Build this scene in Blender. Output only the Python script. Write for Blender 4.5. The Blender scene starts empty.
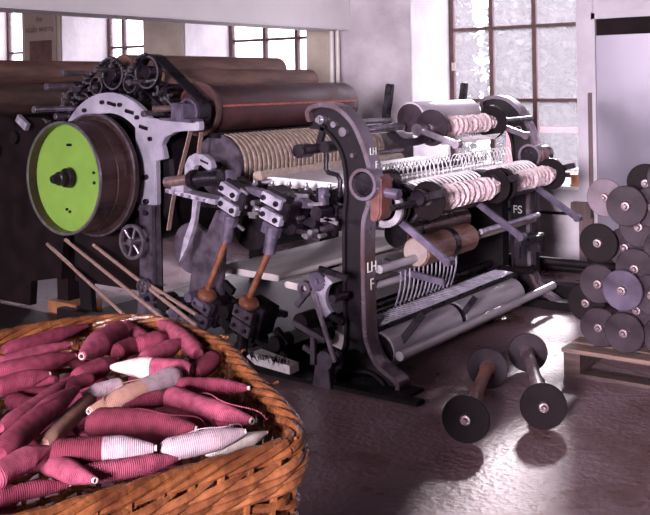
import bpy, bmesh, math, random
from mathutils import Vector as V, Matrix
random.seed(7)
C = bpy.context.scene.collection
S = bpy.context.scene
PI = math.pi

# ------------------------------------------------------------------ materials
def mat(name, c1, c2=None, rough=.5, metal=0., scale=8., bump=0., bscale=None, detail=4., stretch=None, rvar=0., spec=.5, lo=.35, hi=.65, sheen=0.):
    m = bpy.data.materials.new(name); m.use_nodes = True
    nt = m.node_tree; N = nt.nodes; Lk = nt.links
    b = N['Principled BSDF']; b.inputs['Roughness'].default_value = rough; b.inputs['Metallic'].default_value = metal
    b.inputs['Specular IOR Level'].default_value = spec
    if sheen: b.inputs['Sheen Weight'].default_value = sheen
    tc = N.new('ShaderNodeTexCoord'); mp = N.new('ShaderNodeMapping'); Lk.new(tc.outputs['Object'], mp.inputs['Vector'])
    if stretch: mp.inputs['Scale'].default_value = stretch
    no = N.new('ShaderNodeTexNoise'); no.inputs['Scale'].default_value = scale; no.inputs['Detail'].default_value = detail
    Lk.new(mp.outputs['Vector'], no.inputs['Vector'])
    r = N.new('ShaderNodeValToRGB'); Lk.new(no.outputs['Fac'], r.inputs['Fac'])
    c2 = c2 or tuple(x*.75 for x in c1)
    r.color_ramp.elements[0].position = lo; r.color_ramp.elements[0].color = (*c2, 1)
    r.color_ramp.elements[1].position = hi; r.color_ramp.elements[1].color = (*c1, 1)
    Lk.new(r.outputs['Color'], b.inputs['Base Color'])
    if rvar:
        mr = N.new('ShaderNodeMapRange'); mr.inputs['To Min'].default_value = rough-rvar; mr.inputs['To Max'].default_value = rough+rvar
        mr.inputs['From Min'].default_value = .35; mr.inputs['From Max'].default_value = .65
        Lk.new(no.outputs['Fac'], mr.inputs['Value']); Lk.new(mr.outputs['Result'], b.inputs['Roughness'])
    if bump:
        n2 = N.new('ShaderNodeTexNoise'); n2.inputs['Scale'].default_value = bscale or scale*4; n2.inputs['Detail'].default_value = 6
        Lk.new(mp.outputs['Vector'], n2.inputs['Vector'])
        bp = N.new('ShaderNodeBump'); bp.inputs['Strength'].default_value = bump; bp.inputs['Distance'].default_value = .02
        Lk.new(n2.outputs['Fac'], bp.inputs['Height']); Lk.new(bp.outputs['Normal'], b.inputs['Normal'])
    return m

def yarn_mat(name, c1, c2, wraps=70.):
    # wound yarn: fine wraps round the long (local X) axis
    m = bpy.data.materials.new(name); m.use_nodes = True
    nt = m.node_tree; N = nt.nodes; Lk = nt.links
    b = N['Principled BSDF']; b.inputs['Roughness'].default_value = .85; b.inputs['Specular IOR Level'].default_value = .2
    tc = N.new('ShaderNodeTexCoord')
    w = N.new('ShaderNodeTexWave'); w.wave_type = 'BANDS'; w.bands_direction = 'X'
    w.inputs['Scale'].default_value = wraps; w.inputs['Distortion'].default_value = 1.6; w.inputs['Detail'].default_value = 2.; w.inputs['Detail Scale'].default_value = .6
    Lk.new(tc.outputs['Object'], w.inputs['Vector'])
    no = N.new('ShaderNodeTexNoise'); no.inputs['Scale'].default_value = 45.; Lk.new(tc.outputs['Object'], no.inputs['Vector'])
    ma = N.new('ShaderNodeMath'); ma.operation = 'MULTIPLY_ADD'; Lk.new(w.outputs['Fac'], ma.inputs[0]); ma.inputs[1].default_value = .5
    Lk.new(no.outputs['Fac'], ma.inputs[2])
    r = N.new('ShaderNodeValToRGB'); r.color_ramp.elements[0].position = .4; r.color_ramp.elements[1].position = .95
    r.color_ramp.elements[0].color = (*c2, 1); r.color_ramp.elements[1].color = (*c1, 1)
    Lk.new(ma.outputs['Value'], r.inputs['Fac']); Lk.new(r.outputs['Color'], b.inputs['Base Color'])
    bp = N.new('ShaderNodeBump'); bp.inputs['Strength'].default_value = .5; bp.inputs['Distance'].default_value = .003
    Lk.new(w.outputs['Fac'], bp.inputs['Height']); Lk.new(bp.outputs['Normal'], b.inputs['Normal'])
    return m

M = {}
M['iron'] = mat('black_iron', (.022,.014,.024), (.008,.005,.009), .33, .3, 9, .15, 40, rvar=.1, spec=.4)
M['irond'] = mat('dull_iron', (.012,.007,.010), (.005,.003,.005), .65, .0, 9, .2, 40, spec=.18)
M['grey'] = mat('grey_painted_iron', (.19,.155,.235), (.085,.065,.105), .30, .45, 14, .12, 60)
M['arch'] = mat('lavender_grey_painted_arch', (.56,.51,.63), (.36,.32,.42), .34, .2, 5, .08, 40)
M['brownsteel'] = mat('brownish_bare_shaft', (.36,.25,.25), (.22,.14,.14), .3, .7, 20)
M['shadefloor'] = mat('painted_shade_floor', (.022,.011,.012), (.010,.005,.006), .55, 0, 3, .3, 20, stretch=(.4,6,1))
M['headd'] = mat('dark_purple_iron', (.13,.10,.14), (.055,.04,.058), .36, .35, 14, .1, 60)
M['lgrey'] = mat('pale_grey_painted_iron', (.56,.51,.63), (.32,.28,.38), .30, .3, 16, .12, 60)
M['post'] = mat('greasy_cast_iron', (.20,.17,.235), (.13,.075,.08), .27, .35, 4, .04, 50, rvar=.06)
M['cap'] = mat('worn_red_brown_iron', (.26,.11,.10), (.15,.065,.065), .35, .3, 14, .1, 60)
M['postshade'] = mat('shaded_cast_iron', (.016,.010,.016), (.008,.005,.008), .45, .0, 7, .03, 50, spec=.25)  # darker copy of the post iron, with the web's shade in its colour
M['steel'] = mat('worn_steel', (.62,.58,.66), (.40,.36,.43), .28, .9, 20, .05, 60)
M['shaft'] = mat('oily_shaft_steel', (.36,.31,.38), (.2,.16,.2), .3, .8, 20)
M['copper'] = mat('oiled_rust_red_rod', (.42,.17,.10), (.24,.09,.06), .33, .5, 22)
M['rustdrum'] = mat('brown_pulley_steel', (.10,.055,.055), (.045,.026,.028), .26, .5, 5, .06, 60, stretch=(1,.4,1), rvar=.08)
M['green'] = mat('leaf_green_paint', (.20,.35,.055), (.165,.30,.045), .5, 0, 5, .05, 60)
M['cover'] = mat('dark_red_brown_cover', (.090,.030,.034), (.045,.015,.018), .55, .05, 5, .1, 40, rvar=.1)
M['stripe'] = mat('red_stitched_edging', (.55,.16,.12), (.2,.06,.05), .6, 0, 90)
M['brown'] = mat('worn_brown_roller_covering', (.21,.105,.082), (.11,.055,.045), .6, 0, 6, .3, 60, stretch=(3,.6,3))
M['brownd'] = mat('dark_brown_roller_covering', (.10,.052,.04), (.045,.024,.02), .6, 0, 6, .3, 60, stretch=(3,.6,3))
M['ring'] = mat('tan_leather_rings', (.40,.30,.25), (.22,.15,.13), .7, 0, 30, .4, 120)
M['groove'] = mat('dark_groove', (.06,.04,.04), None, .8)
M['felt'] = mat('fluffy_tan_felt', (.52,.39,.33), (.36,.25,.21), .95, 0, 60, .7, 160, sheen=.4)
M['apron'] = mat('white_apron_leather', (.80,.76,.80), (.66,.61,.66), .55, 0, 7, .08, 60, stretch=(1,5,1))
M['apronlow'] = mat('soiled_apron_leather', (.74,.66,.68), (.52,.44,.46), .35, 0, 4, .08, 60, stretch=(2,.5,1))
M['drum'] = mat('grey_surface_drum', (.52,.47,.53), (.34,.30,.35), .36, .2, 7, .06, 60, stretch=(3,.4,3))
M['drumd'] = mat('dark_surface_drum', (.10,.08,.105), (.06,.045,.06), .4, .3, 7, .06, 60)
M['druml'] = mat('pale_surface_drum', (.62,.57,.63), (.48,.43,.49), .4, .25, 7, .06, 60, stretch=(3,.4,3))
M['wood'] = mat('red_brown_wood', (.25,.125,.10), (.14,.065,.055), .4, 0, 7, .2, 30, stretch=(5,.6,5), rvar=.08)
M['woodend'] = mat('pale_wood_end', (.34,.26,.25), (.24,.18,.17), .6, 0, 10)
M['roving'] = mat('pale_pink_roving', (.95,.74,.79), (.90,.60,.67), .95, 0, 30, .8, 70, sheen=.5)
M['thread'] = mat('white_roving_strand', (.85,.80,.84), (.7,.63,.68), .9, 0, 40)
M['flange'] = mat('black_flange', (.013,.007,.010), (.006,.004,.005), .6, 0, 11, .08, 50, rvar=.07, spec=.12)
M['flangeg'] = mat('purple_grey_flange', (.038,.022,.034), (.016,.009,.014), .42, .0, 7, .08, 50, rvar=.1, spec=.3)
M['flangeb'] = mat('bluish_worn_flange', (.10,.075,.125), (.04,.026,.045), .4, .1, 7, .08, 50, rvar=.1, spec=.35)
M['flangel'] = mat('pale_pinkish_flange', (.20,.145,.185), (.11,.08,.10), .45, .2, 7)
M['barrel'] = mat('red_brown_bobbin_barrel', (.34,.15,.12), (.19,.085,.075), .5, .1, 18, .1, 60)
M['barrelg'] = mat('brown_grey_bobbin_barrel', (.22,.15,.17), (.12,.08,.09), .5, .2, 18, .1, 60)
M['hub'] = mat('pinkish_steel_hub', (.40,.30,.33), (.22,.16,.18), .35, .8, 20)
M['plaster'] = mat('rough_white_plaster', (.66,.60,.66), (.47,.41,.47), .85, 0, 2.5, 1., 11)
M['reveal'] = mat('whitewashed_reveal', (.80,.78,.80), (.68,.65,.68), .85, 0, 4, .7, 10)
M['beige'] = mat('beige_limewash', (.50,.43,.38), (.40,.33,.29), .85, 0, 4, .4, 14)
M['beam'] = mat('white_painted_beam', (.88,.84,.87), (.82,.78,.82), .6, 0, 3, .05)
M['fillcut'] = mat('fill_cut_wall', (.15,.12,.13), (.09,.07,.075), .9, 0, 3)  # unseen walls, darkened to cut the bounced fill light
M['ceil'] = mat('fill_cut_ceiling_boards', (.16,.13,.14), (.09,.07,.075), .8, 0, 3)  # unseen ceiling, kept dark so less fill bounces down
M['frame'] = mat('dark_red_brown_frame', (.10,.045,.045), (.06,.028,.03), .55, 0, 20, .2, 60)
M['lilacwall'] = mat('lilac_grey_paint', (.55,.50,.57), (.46,.41,.48), .6, 0, 4, .15, 30)
M['post_brown'] = mat('brown_timber', (.16,.10,.105), (.10,.06,.065), .6, 0, 6, .2, 30, stretch=(4,4,.5))
M['door'] = mat('lilac_metal_door', (.30,.27,.34), (.26,.23,.295), .3, .35, 1.6, .02, 6)
M['dark'] = mat('dark_brown_black_paint', (.014,.007,.009), (.006,.003,.004), .7, 0, 6, spec=.12)
M['pipe'] = mat('white_painted_pipe', (.78,.73,.72), (.66,.6,.6), .4)
M['pallet'] = mat('weathered_pallet_wood', (.24,.14,.12), (.11,.065,.058), .7, 0, 6, .35, 40, stretch=(.6,5,5))
M['palletd'] = mat('dark_pallet_wood', (.10,.06,.055), (.05,.03,.03), .75, 0, 6, .35, 40, stretch=(.6,5,5))
M['block'] = mat('orange_brown_block', (.36,.15,.07), (.24,.10,.05), .65, 0, 8, .2, 30)
M['sillspool'] = mat('orange_wood_spool', (.62,.27,.12), (.45,.19,.09), .5, 0, 20)
M['paint'] = mat('white_marking_paint', (.88,.85,.84), None, .6)
M['poster'] = mat('buff_poster', (.36,.27,.25), (.31,.23,.21), .6, 0, 4)
M['posterd'] = mat('brown_poster_print', (.16,.085,.08), (.09,.05,.048), .6, 0, 9)
M['inkp'] = mat('poster_ink', (.17,.11,.11), None, .7)
M['rope'] = mat('tan_driving_rope', (.34,.21,.19), (.22,.13,.12), .6, 0, 60, .3, 120)
M['rail'] = mat('red_painted_rail', (.62,.12,.14), (.5,.1,.12), .5)
M['grass'] = mat('grass_ground', (.30,.36,.27), (.20,.26,.18), .9, 0, 3)
M['leaf'] = mat('pale_leaves', (.085,.10,.088), (.032,.042,.034), .7, 0, 9)
M['trunk'] = mat('shrub_stem', (.14,.10,.08), None, .8)
M['burg'] = yarn_mat('burgundy_yarn', (.25,.042,.082), (.085,.010,.024))
M['burgd'] = yarn_mat('deep_burgundy_yarn', (.17,.026,.05), (.065,.009,.02))
M['burgl'] = yarn_mat('rosy_burgundy_yarn', (.33,.068,.122), (.12,.018,.04))
M['tan'] = yarn_mat('tan_yarn', (.46,.25,.20), (.28,.14,.11))
M['lav'] = yarn_mat('lavender_grey_yarn', (.42,.31,.355), (.23,.15,.185))
M['cream'] = yarn_mat('cream_white_yarn', (.62,.53,.51), (.40,.32,.31))
M['tubep'] = mat('paper_tube', (.55,.44,.43), None, .7)
M['hole'] = mat('tube_hole', (.03,.02,.02), None, .9)

# wicker
def wicker():
    m = mat('brown_wicker', (.24,.082,.030), (.075,.022,.011), .25, 0, 16, .25, 60, rvar=.08, lo=.3, hi=.7)
    return m
M['wicker'] = wicker()
M['wickerl'] = mat('light_wicker', (.28,.10,.042), (.10,.032,.015), .2, 0, 16, .25, 60)

# floor: worn wet stone
def floor_mat():
    m = bpy.data.materials.new('wet_stone_floor'); m.use_nodes = True
    nt = m.node_tree; N = nt.nodes; Lk = nt.links; b = N['Principled BSDF']
    tc = N.new('ShaderNodeTexCoord')
    n1 = N.new('ShaderNodeTexNoise'); n1.inputs['Scale'].default_value = 1.3; n1.inputs['Detail'].default_value = 7; n1.inputs['Roughness'].default_value = .6
    n2 = N.new('ShaderNodeTexNoise'); n2.inputs['Scale'].default_value = 22; n2.inputs['Detail'].default_value = 8; n2.inputs['Roughness'].default_value = .65
    vo = N.new('ShaderNodeTexVoronoi'); vo.inputs['Scale'].default_value = 34.
    for n in (n1, n2, vo): Lk.new(tc.outputs['Object'], n.inputs['Vector'])
    r = N.new('ShaderNodeValToRGB'); Lk.new(n1.outputs['Fac'], r.inputs['Fac'])
    e = r.color_ramp.elements
    e[0].position = .36; e[0].color = (.125,.058,.058, 1)
    e[1].position = .64; e[1].color = (.30,.205,.24, 1)
    Lk.new(r.outputs['Color'], b.inputs['Base Color'])
    rr = N.new('ShaderNodeMapRange'); rr.inputs['From Min'].default_value = .38; rr.inputs['From Max'].default_value = .62
    rr.inputs['To Min'].default_value = .22; rr.inputs['To Max'].default_value = .5
    Lk.new(n1.outputs['Fac'], rr.inputs['Value']); Lk.new(rr.outputs['Result'], b.inputs['Roughness'])
    ad = N.new('ShaderNodeMath'); ad.operation = 'MULTIPLY_ADD'; ad.inputs[1].default_value = .35
    Lk.new(vo.outputs['Distance'], ad.inputs[0]); Lk.new(n2.outputs['Fac'], ad.inputs[2])
    bp = N.new('ShaderNodeBump'); bp.inputs['Strength'].default_value = .6; bp.inputs['Distance'].default_value = .016
    Lk.new(ad.outputs['Value'], bp.inputs['Height']); Lk.new(bp.outputs['Normal'], b.inputs['Normal'])
    b.inputs['Specular IOR Level'].default_value = .42
    return m
M['floor'] = floor_mat()

def glass_mat():
    m = bpy.data.materials.new('dusty_window_glass'); m.use_nodes = True
    nt = m.node_tree; N = nt.nodes; Lk = nt.links
    N.remove(N['Principled BSDF']); out = N['Material Output']
    tr = N.new('ShaderNodeBsdfTransparent'); tr.inputs['Color'].default_value = (.95,.94,.97,1)
    tl = N.new('ShaderNodeBsdfTranslucent'); tl.inputs['Color'].default_value = (.9,.88,.95,1)
    gl = N.new('ShaderNodeBsdfGlossy'); gl.inputs['Roughness'].default_value = .05
    a = N.new('ShaderNodeMixShader'); a.inputs[0].default_value = .08
    Lk.new(tr.outputs[0], a.inputs[1]); Lk.new(tl.outputs[0], a.inputs[2])
    c = N.new('ShaderNodeMixShader'); c.inputs[0].default_value = .04
    Lk.new(a.outputs[0], c.inputs[1]); Lk.new(gl.outputs[0], c.inputs[2]); Lk.new(c.outputs[0], out.inputs['Surface'])
    return m
M['glass'] = glass_mat()

# ------------------------------------------------------------------ mesh helpers
def catmull(pts, n=6, closed=False):
    pts = [V(p) for p in pts]; out = []; L = len(pts)
    rng = range(L) if closed else range(L-1)
    for i in rng:
        p1, p2 = pts[i], pts[(i+1) % L]
        p0 = pts[(i-1) % L] if (closed or i > 0) else p1*2-p2
        p3 = pts[(i+2) % L] if (closed or i+2 < L) else p2*2-p1
        for k in range(n):
            t = k/n
            out.append(.5*((2*p1)+(p2-p0)*t+(2*p0-5*p1+4*p2-p3)*t*t+(3*p1-p0-3*p2+p3)*t**3))
    if not closed: out.append(pts[-1])
    return out

class MB:
    def __init__(s): s.bm = bmesh.new()
    def face(s, vs):
        try: s.bm.faces.new(vs)
        except ValueError: pass
    def bx(s, x0, x1, y0, y1, z0, z1):
        return s.box(((x0+x1)/2,(y0+y1)/2,(z0+z1)/2), (abs(x1-x0),abs(y1-y0),abs(z1-z0)))
    def box(s, c, size, rot=None):
        c = V(c); h = V(size)/2; vs = []
        for x in (-1,1):
            for y in (-1,1):
                for z in (-1,1):
                    p = V((x*h.x, y*h.y, z*h.z))
                    if rot is not None: p = rot @ p
                    vs.append(s.bm.verts.new(c+p))
        for f in ((0,1,3,2),(4,6,7,5),(0,4,5,1),(2,3,7,6),(0,2,6,4),(1,5,7,3)): s.face([vs[i] for i in f])
        return s
    def bar(s, a, b, w, t, up=(0,1,0)):
        # rectangular bar from a to b; w across, t along 'up'
        a = V(a); b = V(b); d = (b-a); L = d.length; d.normalize(); u = V(up); u = (u-d*u.dot(d)).normalized(); x = u.cross(d)
        return s.box((a+b)/2, (w, t, L), Matrix((x, u, d)).transposed())
    def tube(s, pts, r, seg=10, closed=False):
        pts = [V(p) for p in pts]; n = len(pts)
        rs = r if isinstance(r, (list, tuple)) else [r]*n
        rings = []; u = None
        for i, p in enumerate(pts):
            a = pts[(i-1) % n] if (closed or i > 0) else p
            b = pts[(i+1) % n] if (closed or i < n-1) else p
            t = (b-a)
            if t.length < 1e-9: t = V((0,0,1))
            t.normalize()
            if u is None:
                u = V((0,0,1)) if abs(t.z) < .9 else V((1,0,0))
            u = (u-t*u.dot(t)).normalized(); w = t.cross(u)
            rings.append([s.bm.verts.new(p+(u*math.cos(2*PI*k/seg)+w*math.sin(2*PI*k/seg))*rs[i]) for k in range(seg)])
        for i in range(n if closed else n-1):
            A, B = rings[i], rings[(i+1) % n]
            for k in range(seg): s.face((A[k], A[(k+1) % seg], B[(k+1) % seg], B[k]))
        if not closed:
            s.face(rings[0][::-1]); s.face(rings[-1])
        return s
    def cyl(s, a, b, r, seg=20): return s.tube([a, b], r, seg)
    def lathe(s, o, axis, prof, seg=36, closed=False, jit=0.):
        o = V(o); ax = V(axis).normalized()
        u = V((0,0,1)) if abs(ax.z) < .9 else V((1,0,0))
        u = (u-ax*u.dot(ax)).normalized(); w = ax.cross(u); rings = []
        for (h, r) in prof:
            if r < 1e-6: rings.append([s.bm.verts.new(o+ax*h)])
            else: rings.append([s.bm.verts.new(o+ax*h+(u*math.cos(2*PI*k/seg)+w*math.sin(2*PI*k/seg))*(r+(random.uniform(-jit,jit) if jit else 0))) for k in range(seg)])
        n = len(rings)
        for i in range(n if closed else n-1):
            A, B = rings[i], rings[(i+1) % n]
            for k in range(seg):
                k2 = (k+1) % seg
                if len(A) == 1 and len(B) == 1: continue
                if len(A) == 1: s.face((A[0], B[k2], B[k]))
                elif len(B) == 1: s.face((A[k], A[k2], B[0]))
                else: s.face((A[k], A[k2], B[k2], B[k]))
        return s
    def rod(s, a, b, r, seg=28):
        a = V(a); b = V(b); L = (b-a).length
        return s.lathe(a, b-a, [(0,0),(0,r*.96),(r*.04,r),(L-r*.04,r),(L,r*.96),(L,0)], seg)
    def ring(s, o, axis, r0, r1, w, seg=40):
        return s.lathe(o, axis, [(0,r0),(0,r1),(w,r1),(w,r0)], seg, closed=True)
    def prism(s, poly, y0, y1, plane='XZ'):
        def P(a, b, y):
            return V((a, y, b)) if plane == 'XZ' else (V((y, a, b)) if plane == 'YZ' else V((a, b, y)))
        A = [s.bm.verts.new(P(a, b, y0)) for a, b in poly]; B = [s.bm.verts.new(P(a, b, y1)) for a, b in poly]
        s.face(A); s.face(B[::-1]); n = len(A)
        for i in range(n): s.face((A[i], B[i], B[(i+1) % n], A[(i+1) % n]))
        return s
    def strip(s, path, y0, y1, th):
        # flat bar of thickness th following an XZ path, y0..y1 wide
        P = [V((p[0], p[1])) for p in path]; n = len(P); L = []; R = []
        for i in range(n):
            t = (P[min(i+1, n-1)]-P[max(i-1, 0)]).normalized(); nn = V((-t.y, t.x))*th/2
            L.append(P[i]+nn); R.append(P[i]-nn)
        rows = [[s.bm.verts.new((q.x, y, q.y)) for q in X] for X, y in ((L,y0),(L,y1),(R,y1),(R,y0))]
        for a in range(4):
            A, B = rows[a], rows[(a+1) % 4]
            for i in range(n-1): s.face((A[i], A[i+1], B[i+1], B[i]))
        s.face([r[0] for r in rows][::-1]); s.face([r[-1] for r in rows])
        return s
    def build_each(s, name, m, parent, bevel=0.):
        # every loose piece becomes an object of its own
        bm = s.bm; seen = set(); out = []
        for v0 in bm.verts[:]:
            if v0 in seen: continue
            st_ = [v0]; seen.add(v0); grp = []
            while st_:
                v = st_.pop(); grp.append(v)
                for e in v.link_edges:
                    w_ = e.other_vert(v)
                    if w_ not in seen: seen.add(w_); st_.append(w_)
            mb = MB(); mp = {v: mb.bm.verts.new(v.co) for v in grp}; fs = set(f for v in grp for f in v.link_faces)
            for f in sorted(fs, key=lambda f: min((mp[v].co.x, mp[v].co.y, mp[v].co.z) for v in f.verts)): mb.face([mp[v] for v in f.verts])
            out.append(mb.build(name, m, parent, bevel))
        bm.free(); return out
    def build(s, name, m, parent=None, bevel=0., sharp=32):
        bmesh.ops.recalc_face_normals(s.bm, faces=s.bm.faces[:])
        off = origin(parent) if parent is not None else V((0,0,0))
        if off.length: bmesh.ops.translate(s.bm, verts=s.bm.verts[:], vec=-off)
        if bevel:
            ed = [e for e in s.bm.edges if len(e.link_faces) == 2 and e.calc_face_angle(0) > math.radians(50)]
            try: bmesh.ops.bevel(s.bm, geom=ed, offset=bevel, segments=2, affect='EDGES', clamp_overlap=True)
            except Exception: pass
        for f in s.bm.faces: f.smooth = True
        for e in s.bm.edges:
            if len(e.link_faces) == 2 and e.calc_face_angle(0) > math.radians(sharp): e.smooth = False
        me = bpy.data.meshes.new(name); s.bm.to_mesh(me); s.bm.free()
        me.materials.append(M[m] if isinstance(m, str) else m)
        o = bpy.data.objects.new(name, me); C.objects.link(o)
        if parent is not None: o.parent = parent
        return o

def origin(o):
    p = V((0,0,0))
    while o is not None: p = p+o.location; o = o.parent
    return p
def thing(name, label, cat, loc, group=None):
    o = bpy.data.objects.new(name, None); C.objects.link(o); o.location = loc; o.empty_display_size = .1
    return tag(o, label, cat, group)
def tag(o, label, cat, group=None):
    o['label'] = label; o['category'] = cat
    if group: o['group'] = group
    return o
def struct(o): o['kind'] = 'structure'; return o
def copy_tree(o, parent=None):
    c = o.copy(); C.objects.link(c)
    if parent is not None: c.parent = parent
    for ch in list(o.children): copy_tree(ch, c)
    return c
def arc(cx, cz, r, a0, a1, n=24): return [(cx+r*math.cos(math.radians(a0+(a1-a0)*i/n)), cz+r*math.sin(math.radians(a0+(a1-a0)*i/n))) for i in range(n+1)]
def text(name, s, loc, size, face, parent, m='paint', depth=.0015):
    cu = bpy.data.curves.new(name, 'FONT'); cu.body = s; cu.size = size; cu.extrude = depth; cu.align_x = 'CENTER'
    tmp = bpy.data.objects.new('t', cu); C.objects.link(tmp)
    dg = bpy.context.evaluated_depsgraph_get(); me = bpy.data.meshes.new_from_object(tmp.evaluated_get(dg))
    bpy.data.objects.remove(tmp)
    R = {'+X': Matrix(((0,0,1),(1,0,0),(0,1,0))), '-Y': Matrix(((1,0,0),(0,0,-1),(0,1,0)))}[face].to_4x4()
    me.transform(Matrix.Translation(V(loc)-origin(parent)) @ R)
    me.materials.clear(); me.materials.append(M[m])
    o = bpy.data.objects.new(name, me); C.objects.link(o); o.parent = parent
    return o

# ------------------------------------------------------------------ setting
WY = 7.65; GY = 8.40
struct(MB().bx(-13, 3.5, -4, 8.6, -.12, 0).build('floor', 'floor'))
struct(MB().bx(-13, 3.5, -4, 8.6, 3.3, 3.45).build('ceiling', 'ceil'))
q = MB(); q.bx(-7.8,-4.55, 2.5, 4.33, -.05, .004); q.bx(-5.4,-3.2, 4.33, 7.5, -.05, .004); q.bx(-4.55,-2.95, 4.1, 4.33, -.05, .004); struct(q.build('trim_11', 'shadefloor'))  # dark sheet added so the floor under and beside the machines reads shaded
wins = [(-11.7,-10.33,.71,2.95), (-9.566,-8.091,.71,2.95), (-7.455,-5.745,.71,2.95), (-4.544,-2.925,.71,3.1)]
w = MB()
xs = [-13]+[x for q in wins for x in q[:2]]+[3.5]
def noisy_panel(mb, x0, x1, z0, z1):  # a pier with a gently uneven plaster face
    nx = max(2, int((x1-x0)/.12)); nz = max(2, int((z1-z0)/.12)); g = []
    for i in range(nx+1):
        g.append([mb.bm.verts.new((x0+(x1-x0)*i/nx, WY+(random.uniform(-.012,.012) if 0 < i < nx and 0 < j < nz else 0), z0+(z1-z0)*j/nz)) for j in range(nz+1)])
    for i in range(nx):
        for j in range(nz): mb.face((g[i][j], g[i+1][j], g[i+1][j+1], g[i][j+1]))
for i in range(0, len(xs), 2):
    w.bx(xs[i], xs[i+1], WY+.02, 8.5, 0, 3.3); noisy_panel(w, xs[i], xs[i+1], 0, 3.3)
for x0, x1, z0, z1 in wins:
    w.bx(x0, x1, WY+.02, 8.5, 0, z0); noisy_panel(w, x0, x1, 0, z0); w.bx(x0, x1, WY, 8.5, z1, 3.3)
struct(w.build('wall_back', 'plaster'))
r = MB()
for x0, x1, z0, z1 in wins:
    r.bx(x0-.0, x0+.012, WY+.005, GY, z0, z1); r.bx(x1-.012, x1, WY+.005, GY, z0, z1); r.bx(x0, x1, WY-.02, GY, z0-.02, z0+.004)
struct(r.build('trim_1', 'reveal'))
b = MB(); b.bx(-8.09, -7.456, WY-.02, WY-.012, 1.2, 3.3); b.bx(-5.744, -5.45, WY-.02, WY-.012, 1.2, 3.3); b.bx(-10.32, -9.57, WY-.02, WY-.012, 1.2, 3.3)
struct(b.build('trim_2', 'beige'))
# windows
def window(n, x0, x1, z0, z1, mull, bars):
    f = MB(); y0, y1 = GY-.02, GY+.04
    f.bx(x0+.01, x0+.06, y0, y1, z0, z1); f.bx(x1-.06, x1-.01, y0, y1, z0, z1); f.bx(x0+.01, x1-.01, y0, y1, z0, z0+.05); f.bx(x0+.01, x1-.01, y0, y1, z1-.05, z1)
    for m_ in mull: f.bx(m_-.021, m_+.021, y0, y1, z0, z1)
    for q in bars: f.bx(x0+.02, x1-.02, y0+.004, y1-.004, q-.015, q+.015)
    o = struct(f.build('window_%d' % n, 'frame'))
    MB().bx(x0+.02, x1-.02, GY+.008, GY+.013, z0+.01, z1-.01).build('pane', 'glass', o)
    return o
window(1, *wins[0], (-11.15,-10.75), (1.43,2.13))
window(2, *wins[1], (-9.26,-8.62), (1.43,2.13))
window(3, *wins[2], (-6.912,-6.452), (1.43,2.13))
o = window(4, *wins[3], (-4.077,-3.634,), (1.426,2.122,2.8))
MB().bx(-3.0,-2.965, GY-.035, GY-.02, 2.0, 2.09).build('window_catch', 'cream', o)
MB().bx(-4.50,-4.465, GY-.035, GY-.02, 1.72, 1.8).build('window_catch', 'cream', o)
# other walls of the shed (behind and beside the camera), with a front window and an opening added for fill
w = MB(); w.bx(-13.2,-13,-4,8.6,0,3.3); struct(w.build('wall_left', 'fillcut'))
w = MB(); w.bx(3.5,3.7,-4,8.6,0,3.3); struct(w.build('wall_right', 'fillcut'))
w = MB()
for a, c_ in ((-13,-6.6),(-4.8,-.4),(.9,3.5)): w.bx(a, c_, -4.2, -4, 0, 3.3)
for a, c_ in ((-6.6,-4.8),(-.4,.9)): w.bx(a, c_, -4.2, -4, 0, 1.0); w.bx(a, c_, -4.2, -4, 2.9, 3.3)
struct(w.build('wall_front', 'fillcut'))
# ceiling beam
struct(MB().bx(-5.55,-5.22, -4, WY, 2.13, 2.62).build('trim_3', 'beam', bevel=.01))
# white pipes on the pier
for i, x in enumerate((-5.40, -5.33)):
    struct(MB().tube([(x,WY-.06,0),(x,WY-.06,3.3)], .024 if i == 0 else .02, 12).build('trim_%d' % (4+i), 'pipe'))
# door, its frame and the strip of painted wall to its left
struct(MB().bx(-2.925,-2.78, WY-.05, WY+.01, .52, 3.3).build('trim_6', 'lilacwall', bevel=.006))
t7 = MB(); t7.bx(-2.925,-2.80, WY-.06, WY, 0, .52); t7.bx(-2.97,-2.80, WY-.12, WY-.04, .47, .60); t7.bx(-2.83,-2.78, WY-.065, WY-.05, .5, 1.5); struct(t7.build('trim_7', 'post_brown', bevel=.006))
struct(MB().bx(-2.78,-1.4, WY-.03, WY, 2.155, 3.3).build('trim_8', 'lilacwall'))
d = MB(); d.bx(-2.76,-1.75, WY-.07, WY-.01, 0, 1.965); d_o = struct(d.build('door_1', 'door'))
f = MB(); f.bx(-2.78,-2.75, WY-.09, WY-.01, 0, 2.15); f.bx(-2.78,-1.73, WY-.09, WY-.01, 2.10, 2.155); f.bx(-1.75,-1.72, WY-.09, WY-.01, 0, 2.15); f.build('door_frame', 'lilacwall', d_o)
MB().bx(-2.75,-1.75, WY-.05, WY-.01, 1.965, 2.10).build('transom', 'dark', d_o)
f = MB()
for i in range(5): f.bx(-2.30+.09*i, -2.285+.09*i, WY-.056, WY-.05, 1.97, 2.10)
f.build('transom_bar', 'shaft', d_o)
# thin pipe along the wall under the window
p = MB(); p.tube([(-3.75,WY-.05,.50),(-3.2,WY-.05,.49),(-2.85,WY-.06,.495)], .013, 10); struct(p.build('trim_9', 'iron'))
p = MB(); p.bx(-4.5,-2.9, WY-.04, WY-.01, 0, .05); struct(p.build('baseboard_back', 'irond'))
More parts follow.
